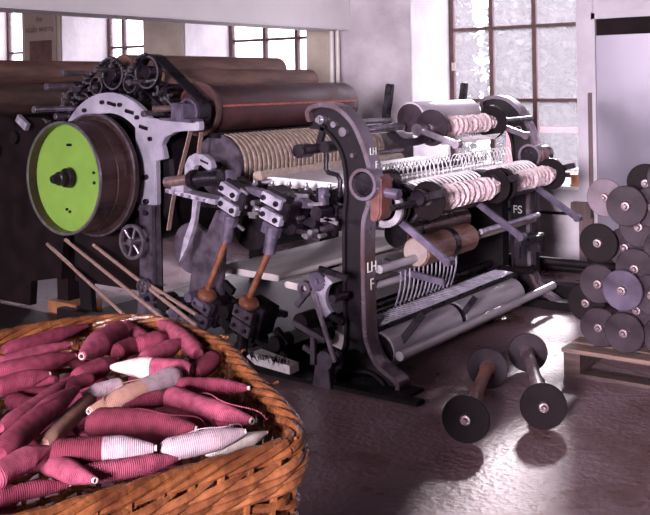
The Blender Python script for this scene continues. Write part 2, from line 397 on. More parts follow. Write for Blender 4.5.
# poster on the pier between the first two windows
p = thing('poster', 'buff poster with a brown picture on the far left pier', 'poster', (-9.93, WY-.03, 1.7))
MB().bx(-10.22,-9.62, WY-.055, WY-.03, 1.55, 2.62).build('poster_sheet', 'poster', p)
MB().bx(-10.12,-9.68, WY-.058, WY-.055, 1.62, 2.22).build('printed_picture', 'posterd', p)
text('lettering', 'scale werra', (-9.92, WY-.058, 2.33), .12, '-Y', p, 'inkp')
text('lettering', 'the', (-9.92, WY-.058, 2.46), .10, '-Y', p, 'inkp')
# outside
struct(MB().bx(-30, 25, 8.6, 40, -.5, -.35).build('trim_10', 'grass'))
rl = thing('garden_rail', 'red painted rail fence outside the large window', 'fence', (-4,10.2,-.35))
for z in (1.02,): MB().bx(-8, 1, 10.18, 10.22, z, z+.06).build('rail', 'rail', rl)
for x in (-7.5,-5.6,-4.75,-3.35,-1.2): MB().bx(x-.03, x+.03, 10.19, 10.25, -.35, 1.05).build('post', 'rail', rl)
def shrub(x, y, h, wd, label):
    t = thing('shrub', label, 'shrub', (x,y,-.35), 'shrubs outside the windows')
    MB().tube([(x,y,-.36),(x+.05,y,.4),(x,y+.05,h*.6)], [.06,.05,.03], 8).build('trunk', 'trunk', t)
    lf = MB()
    for k in range(int(4200*wd*h/2)):
        a, u = random.uniform(0, 2*PI), random.uniform(-1, 1); rr = random.uniform(.55, 1)
        rad = math.sqrt(1-u*u)*rr
        c_ = V((x+wd*rad*math.cos(a), y+.7*rad*math.sin(a), -.2+(h+.2)/2*(1+u*rr)))
        R_ = Matrix.Rotation(random.uniform(0, 2*PI), 3, V((random.gauss(0,1),random.gauss(0,1),random.gauss(0,1))).normalized())
        s_ = random.uniform(.05, .12)
        vs = [lf.bm.verts.new(c_+R_ @ V(q)*s_) for q in ((-1,0,0),(0,-.5,.1),(1,0,0),(0,.5,.1))]; lf.face(vs)
    lf.build('foliage', 'leaf', t)
for x, y, h, wd, lb in ((-6.9,12.4,3.6,.62,'leftmost pale leafy shrub outside the large window'), (-6.45,15.7,4.5,.95,'tall pale shrub furthest back outside the large window'), (-6.0,14.0,4.0,.66,'tall pale shrub behind the leftmost one outside the large window'), (-5.4,12.4,3.5,.7,'pale leafy shrub seen through the left panes of the large window'), (-4.6,14.1,4.1,.7,'tall pale shrub set back behind the middle panes of the large window'), (-3.85,12.5,3.4,.7,'pale leafy shrub seen through the right panes of the large window'), (-3.0,14.1,3.9,.7,'pale shrub furthest right outside the large window')):
    shrub(x, y, h, wd, lb)

# ------------------------------------------------------------------ carding machine (the green pulley end)
def pulley_wheel(mb, x, y, z, r, w, spokes=5, hub=.22):
    mb.ring((x,y,z), (0,1,0), r*.8, r, w, 32); mb.rod((x,y-.01,z), (x,y+w+.01,z), r*hub, 16)
    for k in range(spokes):
        a = 2*PI*k/spokes+.3; mb.bar((x+r*.15*math.cos(a), y+w/2, z+r*.15*math.sin(a)), (x+r*.84*math.cos(a), y+w/2, z+r*.84*math.sin(a)), r*.14, w*.5)
    return mb
def gear(mb, x, y, z, r, w, teeth=24):
    P = []
    for k in range(teeth*4):
        a = 2*PI*k/(teeth*4); rr = r if k % 4 in (0,1) else r*.9
        P.append((x+rr*math.cos(a), z+rr*math.sin(a)))
    mb.prism(P, y, y+w); mb.rod((x,y-.015,z), (x,y+w+.015,z), r*.3, 14); return mb

cm = thing('carding_machine', 'large iron carding machine with a green-faced pulley beside the condenser', 'machine', (-4.69,5.2,0))
CX, CZ = -4.685, 1.06
fr = MB()
outer = arc(CX, CZ, .515, 12, 190, 40); inner = arc(CX, CZ, .385, 190, 12, 40)
fr.prism(outer+inner, 4.10, 4.15)
fr.prism([(-4.36,1.415),(-3.89,1.395),(-3.89,1.345),(-4.08,1.335),(-4.17,1.30),(-4.235,1.22),(-4.30,1.2),(-4.36,1.3)], 4.097, 4.152)
fl = MB(); fl.prism([(-5.04,0),(-4.92,0),(-4.95,.3),(-4.98,.8),(-5.0,1.0),(-5.14,1.0),(-5.08,.5)], 4.16, 4.20); fl.build('rear_leg', 'irond', cm)
fr.prism([(-4.44,.88),(-4.262,.88),(-4.262,1.25),(-4.19,1.36),(-4.33,1.42),(-4.44,1.36)], 4.104, 4.15)
lg = MB(); lg.prism([(-4.27,.88),(-4.265,.35),(-4.22,.14),(-4.20,.0),(-4.50,.0),(-4.46,.14),(-4.42,.35),(-4.41,.88)], 4.10, 4.152); lg.bx(-4.285,-4.262, 4.06, 4.1, .3, .88); lg.bx(-4.43,-4.26,4.085,4.1,.84,.88); lg.build('frame_leg', 'headd', cm, bevel=.005)  # shade below the lit arch put into the leg's darker colour
fr_o = fr.build('side_frame', 'arch', cm, bevel=.006)
bo = MB()
for a in (30,52,74,95,118,140):
    x, z = CX+.455*math.cos(math.radians(a)), CZ+.455*math.sin(math.radians(a)); bo.rod((x,4.08,z), (x,4.102,z), .014, 8)
for a in (62,84,42): x, z = CX+.45*math.cos(math.radians(a)), CZ+.45*math.sin(math.radians(a)); bo.bar((x-.035,4.094,z+.004), (x+.035,4.094,z-.012), .022, .014)
for z in (1.05,.9,.83,.3): bo.rod((-4.34,4.08,z), (-4.34,4.105,z), .017, 8)
bo.build_each('bolt', 'iron', fr_o)
f2 = MB(); f2.prism(arc(CX, CZ, .525, -20, 205, 30)+arc(CX, CZ, .385, 205, -20, 30), 6.0, 6.05); f2.bx(-5.15,-4.95,6.0,6.05,0,1.0); f2.bx(-4.42,-4.27,6.0,6.05,0,1.1); f2.build('side_frame', 'irond', cm)
# pulley
pr = MB()
pr.lathe((CX,3.74,CZ), (0,1,0), [(0,.331),(0,.342),(.015,.345),(.125,.345),(.132,.338),(.14,.345),(.25,.345),(.25,.327),(.02,.331)], 72, closed=True)
prim = pr.build('pulley_rim', 'rustdrum', cm)
MB().ring((CX,3.735,CZ), (0,1,0), .332, .347, .012, 72).build('rim_edge', 'steel', prim)
MB().lathe((CX,3.80,CZ), (0,1,0), [(0,0),(0,.330),(.02,.330),(.02,0)], 64).build('pulley_disc', 'green', cm)
h_ = MB(); h_.lathe((CX,3.66,CZ), (0,1,0), [(0,0),(0,.022),(.02,.03),(.04,.03),(.045,.042),(.07,.045),(.075,.034),(.09,.036),(.095,.058),(.13,.064),(.135,.05),(.15,.05),(.15,0)], 20)
h_.build('pulley_hub', 'iron', cm)
bo = MB()
for a, rr in ((95,.2),(88,.2),(10,.22),(-6,.22),(-100,.2),(-92,.21)):
    x, z = CX+rr*math.cos(math.radians(a)), CZ+rr*math.sin(math.radians(a)); bo.rod((x,3.79,z), (x,3.802,z), .009, 8)
bo.build_each('pulley_bolt', 'iron', cm)
MB().lathe((CX,3.975,CZ), (0,1,0), [(0,.345),(0,.379),(.012,.385),(.03,.385),(.035,.37),(.035,.345)], 72, closed=True).build('rear_pulley_rim', 'rustdrum', cm)
MB().ring((CX,3.969,CZ), (0,1,0), .374, .387, .008, 72).build('rear_rim_edge', 'shaft', cm)
MB().lathe((CX,3.985,CZ), (0,1,0), [(0,.1),(0,.34),(.02,.34),(.02,.1)], 48, closed=True).build('rear_pulley_web', 'irond', cm)
MB().rod((CX,4.2,CZ), (CX,6.0,CZ), .47, 64).build('main_cylinder', 'irond', cm)
# workers and strippers round the top, brown covered rollers
for i, (x, z, r_, m_) in enumerate([(-4.78,1.725,.10,'brown'),(-4.46,1.635,.088,'brown'),(-5.02,1.60,.075,'brownd'),(-5.18,1.42,.08,'brownd'),(-5.23,1.2,.07,'irond'),(-4.34,1.44,.07,'irond')]):
    MB().rod((x,4.32,z), (x,5.96,z), r_, 40).build('worker_roller', m_, cm)
    MB().rod((x,4.08,z), (x,6.05,z), .02, 14).build('roller_shaft', 'shaft', cm)
# fancy cover
cv = MB(); cv.lathe((-4.13,4.36,1.462), (0,1,0), [(0,0),(0,.152),(.012,.166),(.03,.163),(.04,.155),(1.55,.155),(1.575,.148),(1.59,.12),(1.595,0)], 56)
cvo = cv.build('roller_cover', 'cover', cm)
MB().ring((-4.13,4.35,1.462), (0,1,0), .15, .172, .03, 56).build('cover_rim', 'frame', cvo)
st = MB()
for k in range(120):
    y = 4.42+k*.0124; st.box((-4.13+.155*math.cos(.12),y,1.462+.155*math.sin(.12)), (.006,.007,.013), Matrix.Rotation(-.12,3,'Y'))
st.bx(-3.979,-3.974,4.41,5.92,1.479,1.483); st.build('stitched_edge', 'stripe', cvo)
MB().bx(-4.03,-3.96, 4.33, 5.98, 1.285, 1.315).build('cover_rail', 'irond', cm)
# wheels, belt and chain on the side
for x, z, r_, y in ((-4.385,1.70,.105,4.16),(-4.71,1.69,.098,4.17),(-5.02,1.49,.088,4.18),(-4.87,1.62,.06,4.17),(-4.55,1.63,.06,4.17)):
    pulley_wheel(MB(), x, y, z, r_, .035, 3, .4).build('roller_pulley', 'iron', cm)
    MB().ring((x,y-.004,z), (0,1,0), r_*.9, r_, .006, 32).build('pulley_edge', 'steel', cm)
pulley_wheel(MB(), -4.04, 4.16, 1.45, .085, .06).build('roller_pulley', 'grey', cm)
def belt(mb, c1, r1, c2, r2, y0, y1, th=.008):
    d_ = V(c2)-V(c1); L = d_.length; th0 = math.atan2(d_.y, d_.x); al = math.acos((r1-r2)/L)
    p = arc(c1[0], c1[1], r1, math.degrees(th0+al), math.degrees(th0+2*PI-al), 24)+arc(c2[0], c2[1], r2, math.degrees(th0-al), math.degrees(th0+al), 24)
    p.append(p[0]); mb.strip(p, y0, y1, th); return mb
belt(MB(), (-4.385,1.70), .11, (-4.04,1.45), .10, 4.16, 4.26).build('drive_belt', 'iron', cm)
ch = MB()
line = [(-5.10,1.44),(-5.07,1.55),(-4.98,1.64),(-4.86,1.73),(-4.75,1.80),(-4.68,1.815),(-4.60,1.77),(-4.52,1.72),(-4.44,1.81),(-4.37,1.83)]
cp = catmull([(x,z,0) for x,z in line], 7)
for k, p in enumerate(cp[:-1]):
    q = cp[k+1]; ch.bar((p.x,4.15,p.y-.02), (q.x,4.15,q.y-.02), .022, .02 if k % 2 else .012)
ch.build('drive_chain', 'iron', cm)
ch = MB()
for k, p in enumerate(cp[::2]): ch.rod((p.x,4.125,p.y-.02), (p.x,4.17,p.y-.02), .007, 8)
ch.build_each('chain_pin', 'steel', cm)
ch = MB()
for k in range(34):
    a = math.radians(random.uniform(42,150)); rr = random.uniform(.53,.68); x, z = CX+rr*math.cos(a)*1.1, CZ+rr*math.sin(a)
    ch.rod((x,4.17,z), (x,4.30,z), random.uniform(.016,.034), 12)
    ch.bar((x,4.20,z), (x+random.uniform(-.09,.09),4.20,z-random.uniform(.04,.12)), random.uniform(.016,.032), .02)
ch.build_each('bearing_bracket', 'iron', cm)
ch = MB()
for k in range(30):
    a = math.radians(random.uniform(38,152)); rr = random.uniform(.54,.69); x, z = CX+rr*math.cos(a)*1.1, CZ+rr*math.sin(a)
    ch.rod((x,4.135,z), (x,4.17,z), random.uniform(.007,.012), 8)
    if k % 2: ch.bar((x,4.15,z), (x+random.uniform(-.05,.05),4.15,z+random.uniform(-.07,.07)), .011, .01)
ch.build_each('bearing_nut', 'steel', cm)
for x, z, L in ((-5.02,1.475,.30),(-5.05,1.62,.18),(-4.94,1.705,.14)):
    s_ = MB(); s_.rod((x,4.1-L,z), (x,4.14,z), .017, 14); s_.rod((x,4.1-L-.012,z), (x,4.1-L+.02,z), .023, 12); s_.build('protruding_shaft', 'shaft', cm)
# bearing block on the shelf
bb = MB(); bb.prism([(-4.18,1.405),(-3.91,1.39),(-3.91,1.41),(-3.975,1.415),(-3.975,1.50),(-4.07,1.51),(-4.075,1.415),(-4.18,1.42)], 4.05, 4.17); bb.build('bearing_block', 'grey', cm, bevel=.006)
s_ = MB(); s_.rod((-4.17,4.0,1.475), (-4.02,4.19,1.475), .02, 14); s_.build('block_shaft', 'brownsteel', cm)
# hand wheel
hw = MB(); hw.ring((-4.355,3.98,.665), (0,1,0), .088, .108, .022, 36); hw.rod((-4.355,3.96,.665), (-4.355,4.12,.665), .022, 14)
for k in range(6):
    a = 2*PI*k/6; pts = [(-4.355+rr*math.cos(a+bd), 3.99, .665+rr*math.sin(a+bd)) for rr, bd in ((.015,0),(.05,.25),(.095,.2))]; hw.tube(pts, .009, 8)
hw.build('hand_wheel', 'shaft', cm)
# doffer: ringed roller with grey end disc
rr_ = MB(); RX, RZ, RR = -3.985, 1.115, .195
prof = []
MB().rod((RX,4.42,RZ), (RX,6.0,RZ), RR-.018, 48).build('ring_doffer_core', 'groove', cm)
n = 36
for k in range(n):
    y = 4.40+k*(1.6/n); rr_.lathe((RX,y,RZ), (0,1,0), [(0,.15),(0,RR-.008),(.004,RR),(.024,RR),(.028,RR-.008),(.028,.15)], 48, closed=True)
rr_.build('leather_ring', 'ring', cm)
MB().lathe((RX,4.37,RZ), (0,1,0), [(0,0),(0,.19),(.02,.19),(.02,0)], 48).build('doffer_end_disc', 'headd', cm)
MB().rod((RX,4.1,RZ), (RX,6.1,RZ), .025, 14).build('doffer_shaft', 'iron', cm)
MB().rod((-3.70,4.40,1.05), (-3.70,6.05,1.05), .037, 24).build('felt_roller', 'felt', cm)
# C shaped bracket, shaft stub, shelf and strut beside the doffer
cb = MB(); cb.prism([(-4.00,1.07),(-3.995,1.14),(-3.96,1.19),(-3.91,1.21),(-3.84,1.205),(-3.79,1.17),(-3.775,1.13),(-3.80,1.11),(-3.835,1.125),(-3.87,1.145),(-3.92,1.135),(-3.935,1.08)], 4.08, 4.13); cb.build('adjusting_bracket', 'lgrey', cm, bevel=.005)
MB().prism([(-3.86,1.166),(-3.80,1.148),(-3.80,1.158),(-3.86,1.178)], 4.074, 4.085).build('bracket_slot', 'irond', cm)
s_ = MB(); s_.rod((-4.10,4.03,1.035), (-3.92,4.06,1.06), .032, 18); s_.build('shaft_stub', 'brownsteel', cm)
s_ = MB(); s_.rod((-3.93,4.05,1.055), (-3.72,4.09,1.075), .045, 18); s_.rod((-3.9,4.05,1.06), (-3.87,4.05,1.063), .058, 18); s_.build('shaft_collar', 'iron', cm)
s_ = MB(); s_.prism([(-4.10,1.00),(-4.10,.975),(-3.70,.925),(-3.70,.955)], 4.02, 4.14); s_.bx(-4.07,-3.97,4.04,4.12,.98,1.03); s_.build('bracket_shelf', 'lgrey', cm, bevel=.004)
s_ = MB()
for k in range(6): s_.rod((-4.07+.06*k,4.005,.985-.0075*k), (-4.07+.06*k,4.022,.985-.0075*k), .009, 8)
s_.build_each('shelf_stud', 'steel', cm)
s_ = MB(); s_.prism([(-3.91,.95),(-3.87,.945),(-3.90,.8),(-3.96,.66),(-4.03,.56),(-3.99,.70),(-3.925,.83)], 4.06, 4.09); s_.build('shelf_strut', 'lgrey', cm)
s_ = MB(); s_.prism([(-3.80,.88),(-3.73,.83),(-3.765,.52),(-3.78,.28),(-4.05,.28),(-4.02,.47),(-3.91,.69)], 4.14, 4.18); s_.build('doffer_stand', 'headd', cm, bevel=.006)
MB().lathe((-4.10,4.24,.61), (0,1,0), [(0,0),(0,.155),(.02,.16),(.03,.155),(.03,0)], 40).build('guard_disc', 'headd', cm)
# belts down from the cover to the floor shaft
s_ = MB(); s_.strip([(-4.03,1.36),(-4.20,.90),(-4.24,.72)], 4.17, 4.20, .008); s_.strip([(-3.95,1.33),(-4.02,.98)], 4.17, 4.20, .008); s_.build_each('side_belt', 'rope', cm)
# driving ropes towards the far machine
for (a, b_) in (((-5.44,4.2,.53),(-3.97,3.90,.05)), ((-5.12,4.1,.60),(-3.79,3.93,.14)), ((-4.84,4.1,.59),(-3.80,3.96,.235)), ((-4.33,4.05,.42),(-3.81,3.97,.295))):
    MB().tube([a, b_], .0115, 10).build('tie_rod', 'rope', cm)
MB().rod((-3.72,4.36,.755), (-3.72,6.1,.755), .145, 40).build('added_dark_drum', 'irond', cm)  # dark drum added to hide the lit floor and read as interior shade
# lower gear of the side frame
MB().rod((-4.22,4.05,.30), (-3.83,4.14,.33), .035, 16).build('cross_shaft', 'iron', cm)
s_ = MB(); s_.bx(-4.6,-3.9,4.06,4.16,.0,.10); s_.bx(-5.2,-4.5,4.08,4.15,.06,.14); s_.rod((-4.12,4.0,.32), (-4.12,4.1,.32), .05, 18); s_.build_each('foot_rail', 'irond', cm, bevel=.004)
pulley_wheel(MB(), -4.28, 3.99, .40, .045, .03).build('guide_pulley', 'shaft', cm)
MB().bx(-5.1,-4.3,4.16,4.19,.32,1.0).build('side_panel', 'dark', cm)
s_ = MB()
for x, z, r_ in ((-4.02,.27,.04),(-3.93,.22,.03),(-4.15,.2,.035),(-3.9,.38,.03)): s_.rod((x,3.99,z), (x,4.1,z), r_, 14); s_.bar((x,4.03,z), (x+.1,4.03,z-.05), .03, .03)
s_.build_each('floor_linkage', 'grey', cm)

# ------------------------------------------------------------------ second, darker machine at the far left
c2 = thing('carding_machine', 'dark carding machine with brown rollers behind the green pulley at left', 'machine', (-6.3,5.2,0))
for x, z, r_, m_, y0 in ((-6.2,1.73,.10,'brown',3.7),(-5.95,1.53,.115,'brownd',3.7),(-6.55,1.62,.1,'brownd',3.7),(-6.25,1.05,.40,'dark',4.5)):
    MB().rod((x,y0,z), (x,6.0,z), r_, 40).build('worker_roller' if r_ < .3 else 'main_cylinder', m_, c2)
    MB().rod((x,3.6,z), (x,6.1,z), .022, 12).build('roller_shaft', 'iron', c2)
s_ = MB(); s_.prism([(-7.9,.02),(-5.86,.02),(-5.84,.2),(-5.56,.25),(-5.5,.25),(-5.42,.9),(-5.45,1.32),(-5.7,1.40),(-7.9,1.42)], 4.36, 4.42); s_.bx(-5.62,-5.50,4.42,4.54,.085,1.25); s_.bx(-6.9,-6.7,4.3,4.42,0,.4); s_.bx(-6.9,-5.4,6.0,6.06,.5,1.1)
s_.build_each('side_frame', 'dark', c2)
q = MB()
for k in range(5): q.rod((-5.55-.22*k,4.33,1.25-.1*(k%2)), (-5.55-.22*k,4.37,1.25-.1*(k%2)), .05, 16)
q.build_each('bearing_boss', 'irond', c2)
MB().bar((-5.88,4.30,1.40), (-5.77,4.30,1.33), .055, .03).build('oil_plate', 'lgrey', c2)
tag(MB().bx(-5.66,-5.34,4.36,4.60,0,.085).build('wooden_block', 'block', bevel=.006), 'orange-brown wooden block under the leg of the dark far machine', 'block')
tag(MB().bx(-4.62,-4.36,3.62,3.80,0,.085).build('wooden_block', 'block', bevel=.006), 'orange-brown wooden block on the floor behind the basket rim', 'block')

# ------------------------------------------------------------------ condenser
cd = thing('condenser', 'iron condenser frame with white aprons and surface drums marked LH F', 'machine', (-2.9,5.3,0))
arm_o = [(-3.145,1.40),(-3.157,1.45),(-3.122,1.48),(-3.04,1.491),(-2.947,1.469),(-2.858,1.395),(-2.802,1.295),(-2.766,1.2),(-2.745,1.10),(-2.765,.96),(-2.80,.82),(-2.80,.33),(-2.775,.20),(-2.715,.115),(-2.64,.072),(-2.60,.04),(-2.605,.005)]
arm_i = [(-2.69,.005),(-2.71,.035),(-2.79,.07),(-2.89,.06),(-3.0,.04),(-3.08,.005),(-3.11,.06),(-2.97,.14),(-2.935,.25),(-2.94,.45),(-2.935,.85),(-2.92,1.0),(-2.923,1.137),(-2.948,1.234),(-3.0,1.31),(-3.07,1.36),(-3.15,1.368)]
def post(y, name):
    oc = [(p.x, p.y) for p in catmull([(a, b_, 0) for a, b_ in arm_o], 5)]
    ic = [(p.x, p.y) for p in catmull([(a, b_, 0) for a, b_ in arm_i], 5)]
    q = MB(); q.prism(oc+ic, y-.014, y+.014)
    po = q.build(name, 'postshade', cd)
    q = MB(); q.strip(oc, y-.055, y+.055, .026); q.build('post_flange', 'post', po, bevel=.003)
    q = MB(); q.strip(ic[::-1], y-.035, y+.035, .018); q.build('inner_flange', 'postshade', po)
    return po
pn = post(4.24, 'end_post'); pf = post(6.36, 'end_post')
for y in (4.24, 6.36):
    MB().ring((-2.765,y-.10,1.075), (0,1,0), .068, .085, .10, 36).build('bearing_collar', 'post', cd)
    q = MB(); q.rod((-2.765,y-.085,1.075), (-2.765,y+.2,1.075), .06, 24); q.build('bearing_core', 'iron', cd)
    q = MB(); q.prism([(-2.745,1.115),(-2.70,1.125),(-2.675,1.10),(-2.68,.92),(-2.70,.885),(-2.75,.88)], y-.06, y+.06); q.build('bearing_cap', 'cap', cd, bevel=.008)
    q = MB(); q.rod((-2.68,y,1.03), (-2.60,y,1.02), .03, 14); q.build('cap_boss', 'grey', cd)
    q = MB(); q.rod((-3.07,y-.05,1.41), (-3.07,y+.06,1.41), .026, 16); q.rod((-3.07,y-.075,1.41), (-3.07,y-.05,1.41), .016, 10); q.build('arm_bolt', 'steel', cd)
# painted letters
text('marking', 'LH', (-2.782,4.245,.60), .08, '+X', pn); text('marking', 'F', (-2.783,4.245,.505), .085, '+X', pn)
text('marking', 'LH', (-2.758,4.24,1.225), .055, '+X', pn); text('marking', 'F', (-2.738,4.24,1.155), .055, '+X', pn)
text('marking', 'FS', (-2.895,6.335,.655), .08, '-Y', pf); text('marking', 'FZ', (-2.985,6.30,1.30), .075, '-Y', pf); text('marking', 'O', (-2.875,6.33,1.235), .07, '-Y', pf)
# far post side face is broad
MB().bx(-2.91,-2.76,6.34,6.40,.25,1.0).build('post_web', 'postshade', pf)
# tie rods, parallel to the rollers
for x, z, r_, y0, y1, m_ in ((-2.99,1.385,.018,4.2,4.78,'steel'),(-2.93,1.345,.026,4.2,4.82,'shaft'),(-2.87,1.22,.012,4.2,4.72,'shaft'),(-2.66,.15,.026,4.31,6.4,'drum'),(-2.78,.60,.024,4.31,4.75,'drum'),(-2.82,.50,.02,4.31,4.6,'drum'),(-2.78,.62,.024,5.4,6.35,'woodend'),(-2.72,.66,.018,5.4,6.3,'lgrey'),(-3.05,.30,.03,4.2,6.4,'iron'),(-3.1,.92,.025,4.2,6.4,'iron'),(-2.62,.955,.018,4.2,6.4,'iron'),(-2.76,1.34,.018,4.8,6.3,'iron'),(-2.9,.20,.018,4.25,6.3,'iron')):
    MB().rod((x,y0,z), (x,y1,z), r_, 18).build('tie_bar', m_, cd)
# surface drums
def drum(x, z, r_, y0, y1, m_, end='iron'):
    o = MB().lathe((x,y0,z), (0,1,0), [(0,0),(0,r_-.004),(.005,r_),(y1-y0-.005,r_),(y1-y0,r_-.004),(y1-y0,0)], 48).build('surface_drum', m_, cd)
    e = MB()
    for y in (y0-.012, y1): e.lathe((x,y,z), (0,1,0), [(0,0),(0,r_*.9),(.012,r_*.9),(.012,0)], 40)
    e.build_each('drum_end', end, o)
    return o
drum(-2.80,.155,.105,4.32,5.10,'drum'); drum(-2.80,.155,.105,5.16,6.0,'drum')
drum(-2.90,1.395,.095,4.87,5.61,'druml','flangeg')
drum(-2.775,.93,.112,4.56,5.33,'drumd'); drum(-2.775,.93,.112,5.49,6.22,'drumd')
wd_ = drum(-2.775,.635,.086,4.70,5.32,'wood','woodend')
MB().ring((-2.775,5.02,.635), (0,1,0), .083,.092,.055,40).build('wooden_hoop', 'iron', wd_)
wd_ = drum(-2.97,.71,.085,4.80,5.6,'rustdrum','iron')
MB().ring((-2.97,4.95,.71), (0,1,0), .08,.09,.03,40).build('wooden_hoop', 'iron', wd_)
for y in (4.40,4.44,5.31,5.405,6.25): MB().ring((-2.775,y,.93), (0,1,0), .03,.118,.012,40).build('drum_flange', 'flange', cd)
MB().ring((-2.775,4.365,.93), (0,1,0), .075,.112,.025,40).build('drum_flange', 'drum', cd)
# white aprons
ap = MB(); P = arc(-3.60,1.03,.028,90,270,8)+arc(-2.98,1.01,.028,-90,90,8); ap.prism(P, 4.40, 6.12); apo = ap.build('rubbing_apron', 'apron', cd)
for x, z in ((-3.60,1.03),(-2.98,1.01)): MB().rod((x,4.30,z), (x,6.25,z), .018, 12).build('apron_roller', 'steel', apo)
ap = MB(); P = arc(-4.03,.46,.02,90,270,8)+arc(-3.58,.45,.02,-90,90,8); ap.prism(P, 4.42, 6.15); ap.build('lower_apron', 'apronlow', cd)
ap = MB(); P = arc(-3.50,.42,.02,90,270,8)+arc(-3.22,.40,.02,-90,90,8); ap.prism(P, 4.42, 6.1); ap.build('lower_apron', 'apronlow', cd)
ap = MB(); P = arc(-3.12,.20,.045,90,270,8)+arc(-3.0,.17,.045,-90,90,8); ap.prism(P, 4.3, 6.1); ap.build('lower_apron', 'apronlow', cd)
# roving strands arching off the apron and lying over the drums
n = 34
for k in range(n):
    y = 4.48+k*(1.74/(n-1))
    if 5.33 < y < 5.47: continue
    s_ = MB(); s_.tube(catmull([(-3.08,y,1.028),(-2.99,y,1.04),(-2.965,y,1.10),(-2.94,y,1.135),(-2.905,y+.004,1.13),(-2.885,y+.008,1.08),(-2.88,y+.01,1.0)], 3), .0036, 5)
    if 4.56 < y < 5.33 or 5.49 < y < 6.2: s_.tube([(-2.775+.1155*math.cos(math.radians(a)), y+.02+.02*(135-a)/130, .93+.1155*math.sin(math.radians(a))) for a in range(158, 2, -12)], .0068, 6)
    s_.build_each('roving_strand', 'thread', cd)
n = 22
for k in range(n):
    y = 4.9+k*(.66/(n-1)); s_ = MB(); s_.tube([(-2.82,y,1.335),(-2.80,y+.02,1.26),(-2.72,y+.05,1.235),(-2.68,y+.06,1.27)], .003, 5); s_.build('roving_strand', 'thread', cd)
# upper wire guides behind the bobbins
g = MB()
for k in range(34):
    y = 4.75+k*.04; g.tube([(-3.02,y,1.06),(-3.0,y+.01,1.13),(-2.97,y+.02,1.08)], .004, 5)
g.bx(-3.06,-3.01,4.7,6.1,1.05,1.075); g.build('wire_guide', 'iron', cd)
# comb of hanging wires and slanted slats above the lower drums
for k in range(14):
    y = 4.50+k*.05; q = MB(); q.tube(catmull([(-2.76,y,.56),(-2.77,y+.01,.48),(-2.80,y+.03,.40),(-2.83,y+.05,.35)], 3), .005, 6); q.build('hanging_wire', 'lgrey', cd)
q = MB()
for k in range(46):
    y = 4.30+k*.038; q.bar((-2.93,y,.30), (-2.80,y+.035,.285), .008, .008)
q.build_each('slat_row', 'lgrey', cd)
q = MB(); q.bx(-2.80,-2.785,4.28,6.1,.262,.285); q.bx(-2.95,-2.925,4.28,6.1,.285,.305); q.bar((-2.765,4.3,.29), (-2.765,6.3,.30), .012, .012); q.build_each('slat_rail', 'iron', cd)
# fork-shaped lifting brackets carrying the upper bobbin
def fork(y):
    q = MB(); pth = catmull([(-2.97,1.60,0),(-2.985,1.50,0),(-3.0,1.42,0),(-2.985,1.34,0),(-2.92,1.27,0),(-2.82,1.26,0),(-2.70,1.29,0)], 5)
    w_ = [.04,.044,.05,.06,.06,.05,.035]
    q.strip([(p.x, p.y) for p in pth], y-.02, y+.02, .045); q.build('lifting_fork', 'iron', cd, bevel=.006)
    q = MB(); q.bar((-2.76,y-.03,1.335), (-2.52,y-.03,1.255), .035, .028); q.rod((-2.52,y-.05,1.255), (-2.52,y,1.255), .024, 14); q.rod((-2.76,y-.06,1.335), (-2.76,y+.02,1.335), .035, 16); q.build('lifting_lever', 'shaft', cd, bevel=.004)
fork(4.76); fork(5.70)
# bearing arms of the lower bobbins
for y in (4.44, 5.36, 6.28):
    q = MB(); q.bar((-2.72,y+.01,.95), (-2.44,y+.01,1.02), .04, .03); q.rod((-2.60,y-.02,.985), (-2.60,y+.04,.985), .045, 18); q.build('bobbin_arm', 'iron', cd, bevel=.004)
    q = MB(); q.bar((-2.72,y-.02,.86), (-2.42,y-.02,.66), .04, .03); q.rod((-2.42,y-.04,.66), (-2.42,y+.02,.66), .024, 14); q.build('swing_lever', 'grey', cd, bevel=.004)
for y in (4.62,): 
    q = MB(); q.bar((-2.80,y,.53), (-2.55,y,.50), .035, .03); q.bar((-2.80,y,.53), (-2.95,y,.58), .04, .03); q.build('swing_lever', 'grey', cd, bevel=.004)
q = MB(); q.bar((-2.74,4.40,.16), (-2.635,4.52,.335), .04, .014); q.bar((-2.635,4.52,.335), (-2.61,4.57,.36), .022, .012); q.build('drum_scraper', 'iron', cd)
q = MB(); q.bar((-2.74,5.15,.17), (-2.655,5.19,.30), .035, .014); q.build('drum_scraper', 'iron', cd)
# brackets between far post and rollers
q = MB(); q.bar((-2.70,5.9,.52), (-2.72,6.34,.50), .05, .04, (0,0,1)); q.bx(-2.80,-2.70,6.28,6.34,.40,.53); q.bar((-2.70,5.9,.52), (-2.70,5.9,.42), .04, .04); q.build('far_bracket', 'iron', cd)
q = MB(); q.bx(-3.4,-2.45,6.30,6.42,.0,.06); q.bx(-3.3,-2.3,6.55,6.7,.02,.12); q.bx(-2.6,-2.3,6.9,7.0,.05,.3); q.rod((-3.2,6.6,.28), (-2.35,6.9,.22), .03, 12); q.rod((-3.2,7.0,.16), (-2.4,7.1,.14), .025, 12); q.rod((-3.2,6.4,.24), (-2.6,5.9,.34), .02, 12); q.build_each('floor_gearing', 'irond', cd)
